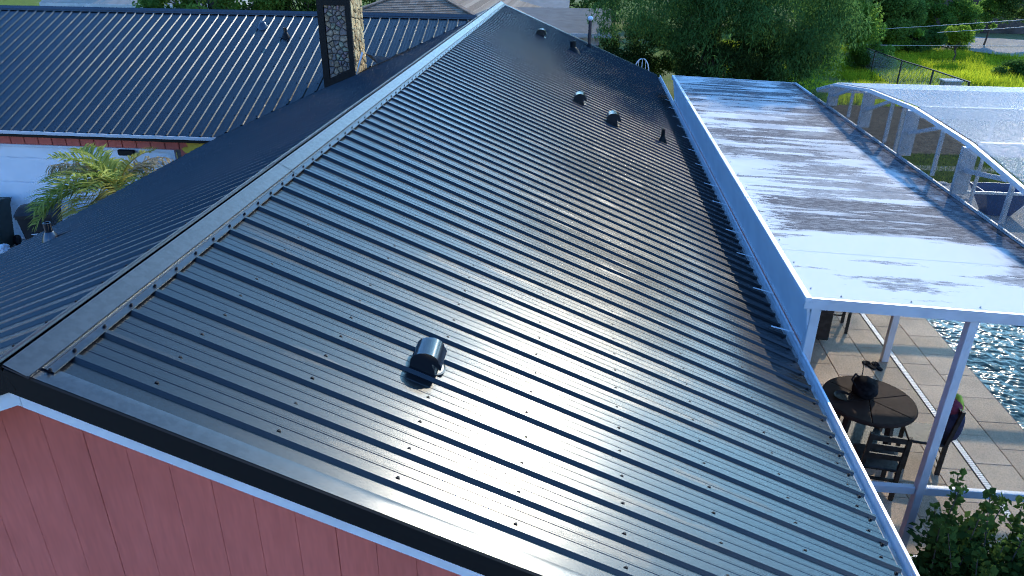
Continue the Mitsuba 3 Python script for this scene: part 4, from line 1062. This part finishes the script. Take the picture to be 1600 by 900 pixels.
# ---------------------------------------------------------------- neighbouring houses
nh = thing('neighbour_house', 'house with brown shingled hip roof behind the chimney', 'house', 'neighbouring houses')
hx0, hx1, hy0, hy1, hz = -8.1, 0.15, 24.0, 38.0, 2.7
rz = hz + 0.35 * (hx1 - hx0) / 2
hm = (hx0 + hx1) / 2
obj('wall', MB().box((hx0 + 0.5, hy0 + 0.5, -0.1), (hx1 - 0.5, hy1 - 0.5, hz - 0.02)), 'mat_stucco', nh)
E1, E2, E3, E4 = (hx0, hy0, hz), (hx1, hy0, hz), (hx1, hy1, hz), (hx0, hy1, hz)
R1, R2 = (hm, hy0 + (hx1 - hx0) / 2, rz), (hm, hy1 - (hx1 - hx0) / 2, rz)
nr = obj('roof', MB().add([E1, E2, E3, E4, R1, R2], [[0, 1, 4], [2, 3, 5]]).add([E1, E4, R2, R1, E2, E3], [[0, 3, 2, 1], [4, 5, 2, 3]]), 'mat_shingle_brown', nh)
for i in range(30):
    t0, t1 = i / 30, min(1, (i + 1.06) / 30)
    e1, e2, rr = np.array(E1), np.array(E2), np.array(R1)
    n = np.array([0, -0.33, 0.94])
    P = [e1 + (rr - e1) * t0 + n * 0.035, e2 + (rr - e2) * t0 + n * 0.035, e2 + (rr - e2) * t1 + n * 0.008, e1 + (rr - e1) * t1 + n * 0.008, e1 + (rr - e1) * t0 + n * 0.008, e2 + (rr - e2) * t0 + n * 0.008]
    obj('shingle_course', MB().add(P, [[0, 1, 2, 3], [4, 5, 1, 0]]), 'mat_shingle_brown', nr)
for e in (E1, E2):
    obj('hip_cap', MB().beam(np.array(e) + [0, 0, 0.05], np.array(R1) + [0, 0, 0.05], 0.2, 0.05), 'mat_shingle_brown', nr)


def low_house(name, label, x0, x1, y0, y1, z0, zr, roofmat, wallmat, over=0.5):
    t = thing(name, label, 'house', 'neighbouring houses')
    ym = (y0 + y1) / 2
    obj('wall', MB().box((x0 + over, y0 + over, -0.1), (x1 - over, y1 - over, z0 - 0.05)), wallmat, t)
    sl = (zr - z0) / (ym - y0)
    m = MB()
    for ya, za, yb, zb in ((y0, z0, ym, zr), (y1, z0, ym, zr)):
        m.add([(x0, ya, za), (x1, ya, za), (x1, yb, zb), (x0, yb, zb), (x0, ya, za - 0.12), (x1, ya, za - 0.12), (x1, yb, zb - 0.12), (x0, yb, zb - 0.12)], [[0, 1, 2, 3], [4, 7, 6, 5], [0, 4, 5, 1], [1, 5, 6, 2], [3, 7, 4, 0]])
    rf = obj('roof', m, roofmat, t)
    obj('fascia', MB().box((x0, y0 - 0.03, z0 - 0.16), (x1, y0 - 0.001, z0 + 0.01)), 'mat_stucco', t)
    m = MB().add([(x1 - over, y0 + over, z0 - 0.05), (x1 - over, y1 - over, z0 - 0.05), (x1 - over, ym, zr - 0.15), (x1 - over - 0.1, y0 + over, z0 - 0.05), (x1 - over - 0.1, y1 - over, z0 - 0.05), (x1 - over - 0.1, ym, zr - 0.15)], [[0, 1, 2], [3, 5, 4]])
    obj('gable', m, wallmat, t)
    return t


low_house('grey_roof_house', 'low house with weathered grey roof and pale wall beyond the far gable', -4.5, 3.55, 30.8, 36.2, 2.25, 3.05, 'mat_shingle_grey', 'mat_stucco')
low_house('tan_roof_house', 'house with sunlit tan roof behind the ridge end', -9.0, 1.5, 40.0, 49.0, 2.5, 4.2, 'mat_shingle_tan', 'mat_stucco')
low_house('far_left_house', 'pale house far beyond the garage roof ridge', -26.0, -16.0, 36.0, 44.0, 2.6, 4.4, 'mat_shingle_tan', 'mat_stucco')

# ---------------------------------------------------------------- bins, litter bag, palm
def bin_(label, x, y, rot, mat, sc=1.0):
    t = thing('wheelie_bin', label, 'bin', 'wheeled bins by the garage door')
    R = np.array([[math.cos(rot), -math.sin(rot), 0], [math.sin(rot), math.cos(rot), 0], [0, 0, 1]]) * sc

    def put(nm, m, mt, smooth=False, par=None):
        v, f = m.build()
        return obj(nm, (v @ R.T + [x, y, 0], f), mt, par or t, smooth)
    lo = [(-0.22, -0.25), (0.22, -0.25), (0.22, 0.22), (-0.22, 0.22)]
    hi = [(-0.3, -0.36), (0.3, -0.36), (0.3, 0.33), (-0.3, 0.33)]
    V = [(*a, 0.04) for a in lo] + [(*a, 0.93) for a in hi] + [(a[0] * 1.06, a[1] * 1.05, 0.93) for a in hi] + [(a[0] * 1.06, a[1] * 1.05, 0.98) for a in hi]
    put('body', MB().add(V, [[r * 4 + i, r * 4 + (i + 1) % 4, r * 4 + 4 + (i + 1) % 4, r * 4 + 4 + i] for r in range(3) for i in range(4)] + [[0, 3, 2, 1]]), mat)
    a = np.linspace(0, np.pi, 9)
    prof = [(-0.4 + 0.79 * i / 8, 1.0 + 0.075 * math.sin(np.pi * i / 8)) for i in range(9)]
    poly = prof + [(0.39, 0.985), (-0.4, 0.985)]
    put('lid', MB().extrude(poly, ((-0.325, 0, 0), (0, 1, 0), (0, 0, 1), (1, 0, 0)), 0.65), mat, 30)
    put('handle', MB().tube([(-0.24, 0.36, 0.96), (-0.24, 0.43, 0.98), (0.24, 0.43, 0.98), (0.24, 0.36, 0.96)], 0.017, 8), mat, 40)
    put('bar', MB().tube([(-0.12, -0.352, 0.6), (0.12, -0.352, 0.6)], 0.012, 8), 'mat_silver')
    for sx in (-1, 1):
        cy = trimesh.creation.cylinder(0.11, 0.05, sections=20, transform=trimesh.transformations.translation_matrix([sx * 0.27, 0.24, 0.11]) @ trimesh.transformations.rotation_matrix(np.pi / 2, [0, 1, 0]))
        put('wheel', MB().mesh(cy), 'mat_black_trim', 30)


bin_('black wheeled rubbish bin nearest the palm in front of the garage door', -8.25, 10.45, 0.35, 'mat_bin_black')
bin_('dark green wheeled bin at the left edge of the picture', -9.5, 10.6, 0.2, 'mat_bin_green')
k = obj('plastic_bag', blob((-9.0, 10.1, 0.22), (0.13, 0.16, 0.12), 41, 0.4), 'mat_plastic_white')
tag(k, 'crumpled white plastic bag lying between the two bins', 'plastic bag')

pm = thing('palm', 'short palm with yellow-green and dry fronds in front of the garage door', 'palm')
pc0 = np.array([-5.55, 9.15, 1.9])
obj('trunk', MB().tube([(-5.8, 9.2, -0.05), (-5.78, 9.18, 0.6), (-5.76, 9.16, 1.3), pc0 - [0, 0, 0.1]], [0.16, 0.13, 0.12, 0.1], 12), 'mat_bark', pm, smooth=True)
r = np.random.default_rng(21)
FR = [(i * 2.399 + r.normal() * 0.2, el, L) for i, (el, L) in enumerate([(1.35, 1.0), (1.15, 1.1), (1.0, 1.15), (0.9, 1.15), (0.8, 1.2), (0.7, 1.3), (0.6, 1.3), (0.5, 1.35), (0.35, 1.4), (0.3, 1.4), (0.15, 1.4), (0.0, 1.45), (-0.15, 1.4), (-0.3, 1.3), (0.75, 1.25), (0.45, 1.35), (0.2, 1.4), (1.05, 1.1), (0.85, 1.3), (0.55, 1.4), (0.65, 1.2), (0.25, 1.5), (0.1, 1.5), (0.95, 1.2), (0.4, 1.45), (1.25, 1.05), (0.3, 1.35), (-0.1, 1.5), (0.7, 1.35), (0.5, 1.25)])]
for i, (az, el, L) in enumerate(FR):
    t = np.linspace(0, 1, 14)
    e = el - t * 1.55 * (0.75 + 0.25 * math.cos(el))
    st = np.stack([np.cos(e) * math.cos(az), np.cos(e) * math.sin(az), np.sin(e)], 1) * (1.13 * L / 13)
    P = pc0 + np.vstack([[0, 0, 0], np.cumsum(st, 0)[:-1]])
    dry = el < 0.28 or i % 7 == 3
    m = MB().tube(P, np.linspace(0.017, 0.004, 14), 5, caps=False)
    nb = len(np.vstack(m.v))
    LV, LF, nl = [], [], nb
    for s in (-1, 1):
        for q in np.linspace(0.14, 0.99, 34):
            x = q * 13
            i0 = min(int(x), 12)
            p = P[i0] + (P[i0 + 1] - P[i0]) * (x - i0)
            d = (P[i0 + 1] - P[i0]) / np.linalg.norm(P[i0 + 1] - P[i0])
            side = np.cross(d, [0, 0, 1.0])
            side /= np.linalg.norm(side) + 1e-9
            upv = np.cross(side, d)
            ll = 0.62 * L * (math.sin(np.pi * (0.12 + 0.8 * q)) * 0.55 + 0.1) * r.uniform(0.8, 1.15)
            dirn = side * s * 0.8 + d * 0.62 + upv * (0.28 if not dry else -0.25) + r.normal(size=3) * (0.1 if not dry else 0.22)
            dirn /= np.linalg.norm(dirn)
            w = np.cross(dirn, upv)
            w /= np.linalg.norm(w)
            mid = p + dirn * ll * 0.55
            tip = p + dirn * ll + np.array([0, 0, -1]) * ll * (0.2 if not dry else 0.5)
            hw = 0.018
            LV += [p - w * hw * 0.5, p + w * hw * 0.5, mid + w * hw, mid - w * hw, tip]
            LF += [[nl, nl + 1, nl + 2], [nl, nl + 2, nl + 3], [nl + 3, nl + 2, nl + 4]]
            nl += 5
    V, F = m.build()
    V = np.vstack([V, LV])
    F = np.vstack([F, LF])
    if dry:
        c0, c1 = (0.27, 0.22, 0.14), (0.5, 0.46, 0.33)
    else:
        c0, c1 = ((0.18, 0.25, 0.05), (0.52, 0.54, 0.14)) if i % 3 else ((0.36, 0.29, 0.06), (0.58, 0.5, 0.13))
    tt = np.repeat(r.random((len(V) + 4) // 5), 5)[:len(V), None]
    col = np.array(c0) * (1 - tt) + np.array(c1) * tt
    k = obj('frond', (V, F), 'mat_leaf', pm, color=col)

# bush in front of the patio
sh = thing('leafy_shrub', 'dark glossy-leaved shrub with upright sprigs in front of the patio screen', 'shrub')
r = np.random.default_rng(9)
cl = [(r.uniform(5.3, 7.9), r.uniform(2.3, 3.4), r.uniform(0.3, 0.85), r.uniform(0.16, 0.3)) for _ in range(60)]
mesh, col = leaf_cloud(11000, cl, 0.075, 0.72, 91, 0.0, (0.02, 0.045, 0.012), (0.06, 0.105, 0.025), flat=0.6, tone=1.8)
obj('crown', mesh, 'mat_leaf', sh, color=col)
m = MB()
tips = []
for i in range(26):
    b = np.array([r.uniform(5.9, 7.3), r.uniform(2.7, 3.3), 0.1])
    tpt = b + [r.normal() * 0.22 + 0.1, r.normal() * 0.12 + 0.08, r.uniform(0.85, 1.35)]
    mid = (b + tpt) / 2 + [r.normal() * 0.05, r.normal() * 0.05, 0.05]
    m.tube([b, mid, tpt], [0.009, 0.007, 0.004], 5, caps=False)
    for q in np.linspace(0.5, 1, 6):
        p = b * (1 - q) ** 2 + 2 * mid * q * (1 - q) + tpt * q * q
        tips.append((*p, 0.07))
obj('stems', m, 'mat_bark', sh, smooth=True)
mesh, col = leaf_cloud(1500, tips, 0.07, 0.75, 92, 0.0, (0.03, 0.06, 0.015), (0.09, 0.14, 0.03), flat=0.6, tone=1.8)
obj('sprig_leaves', mesh, 'mat_leaf', sh, color=col)
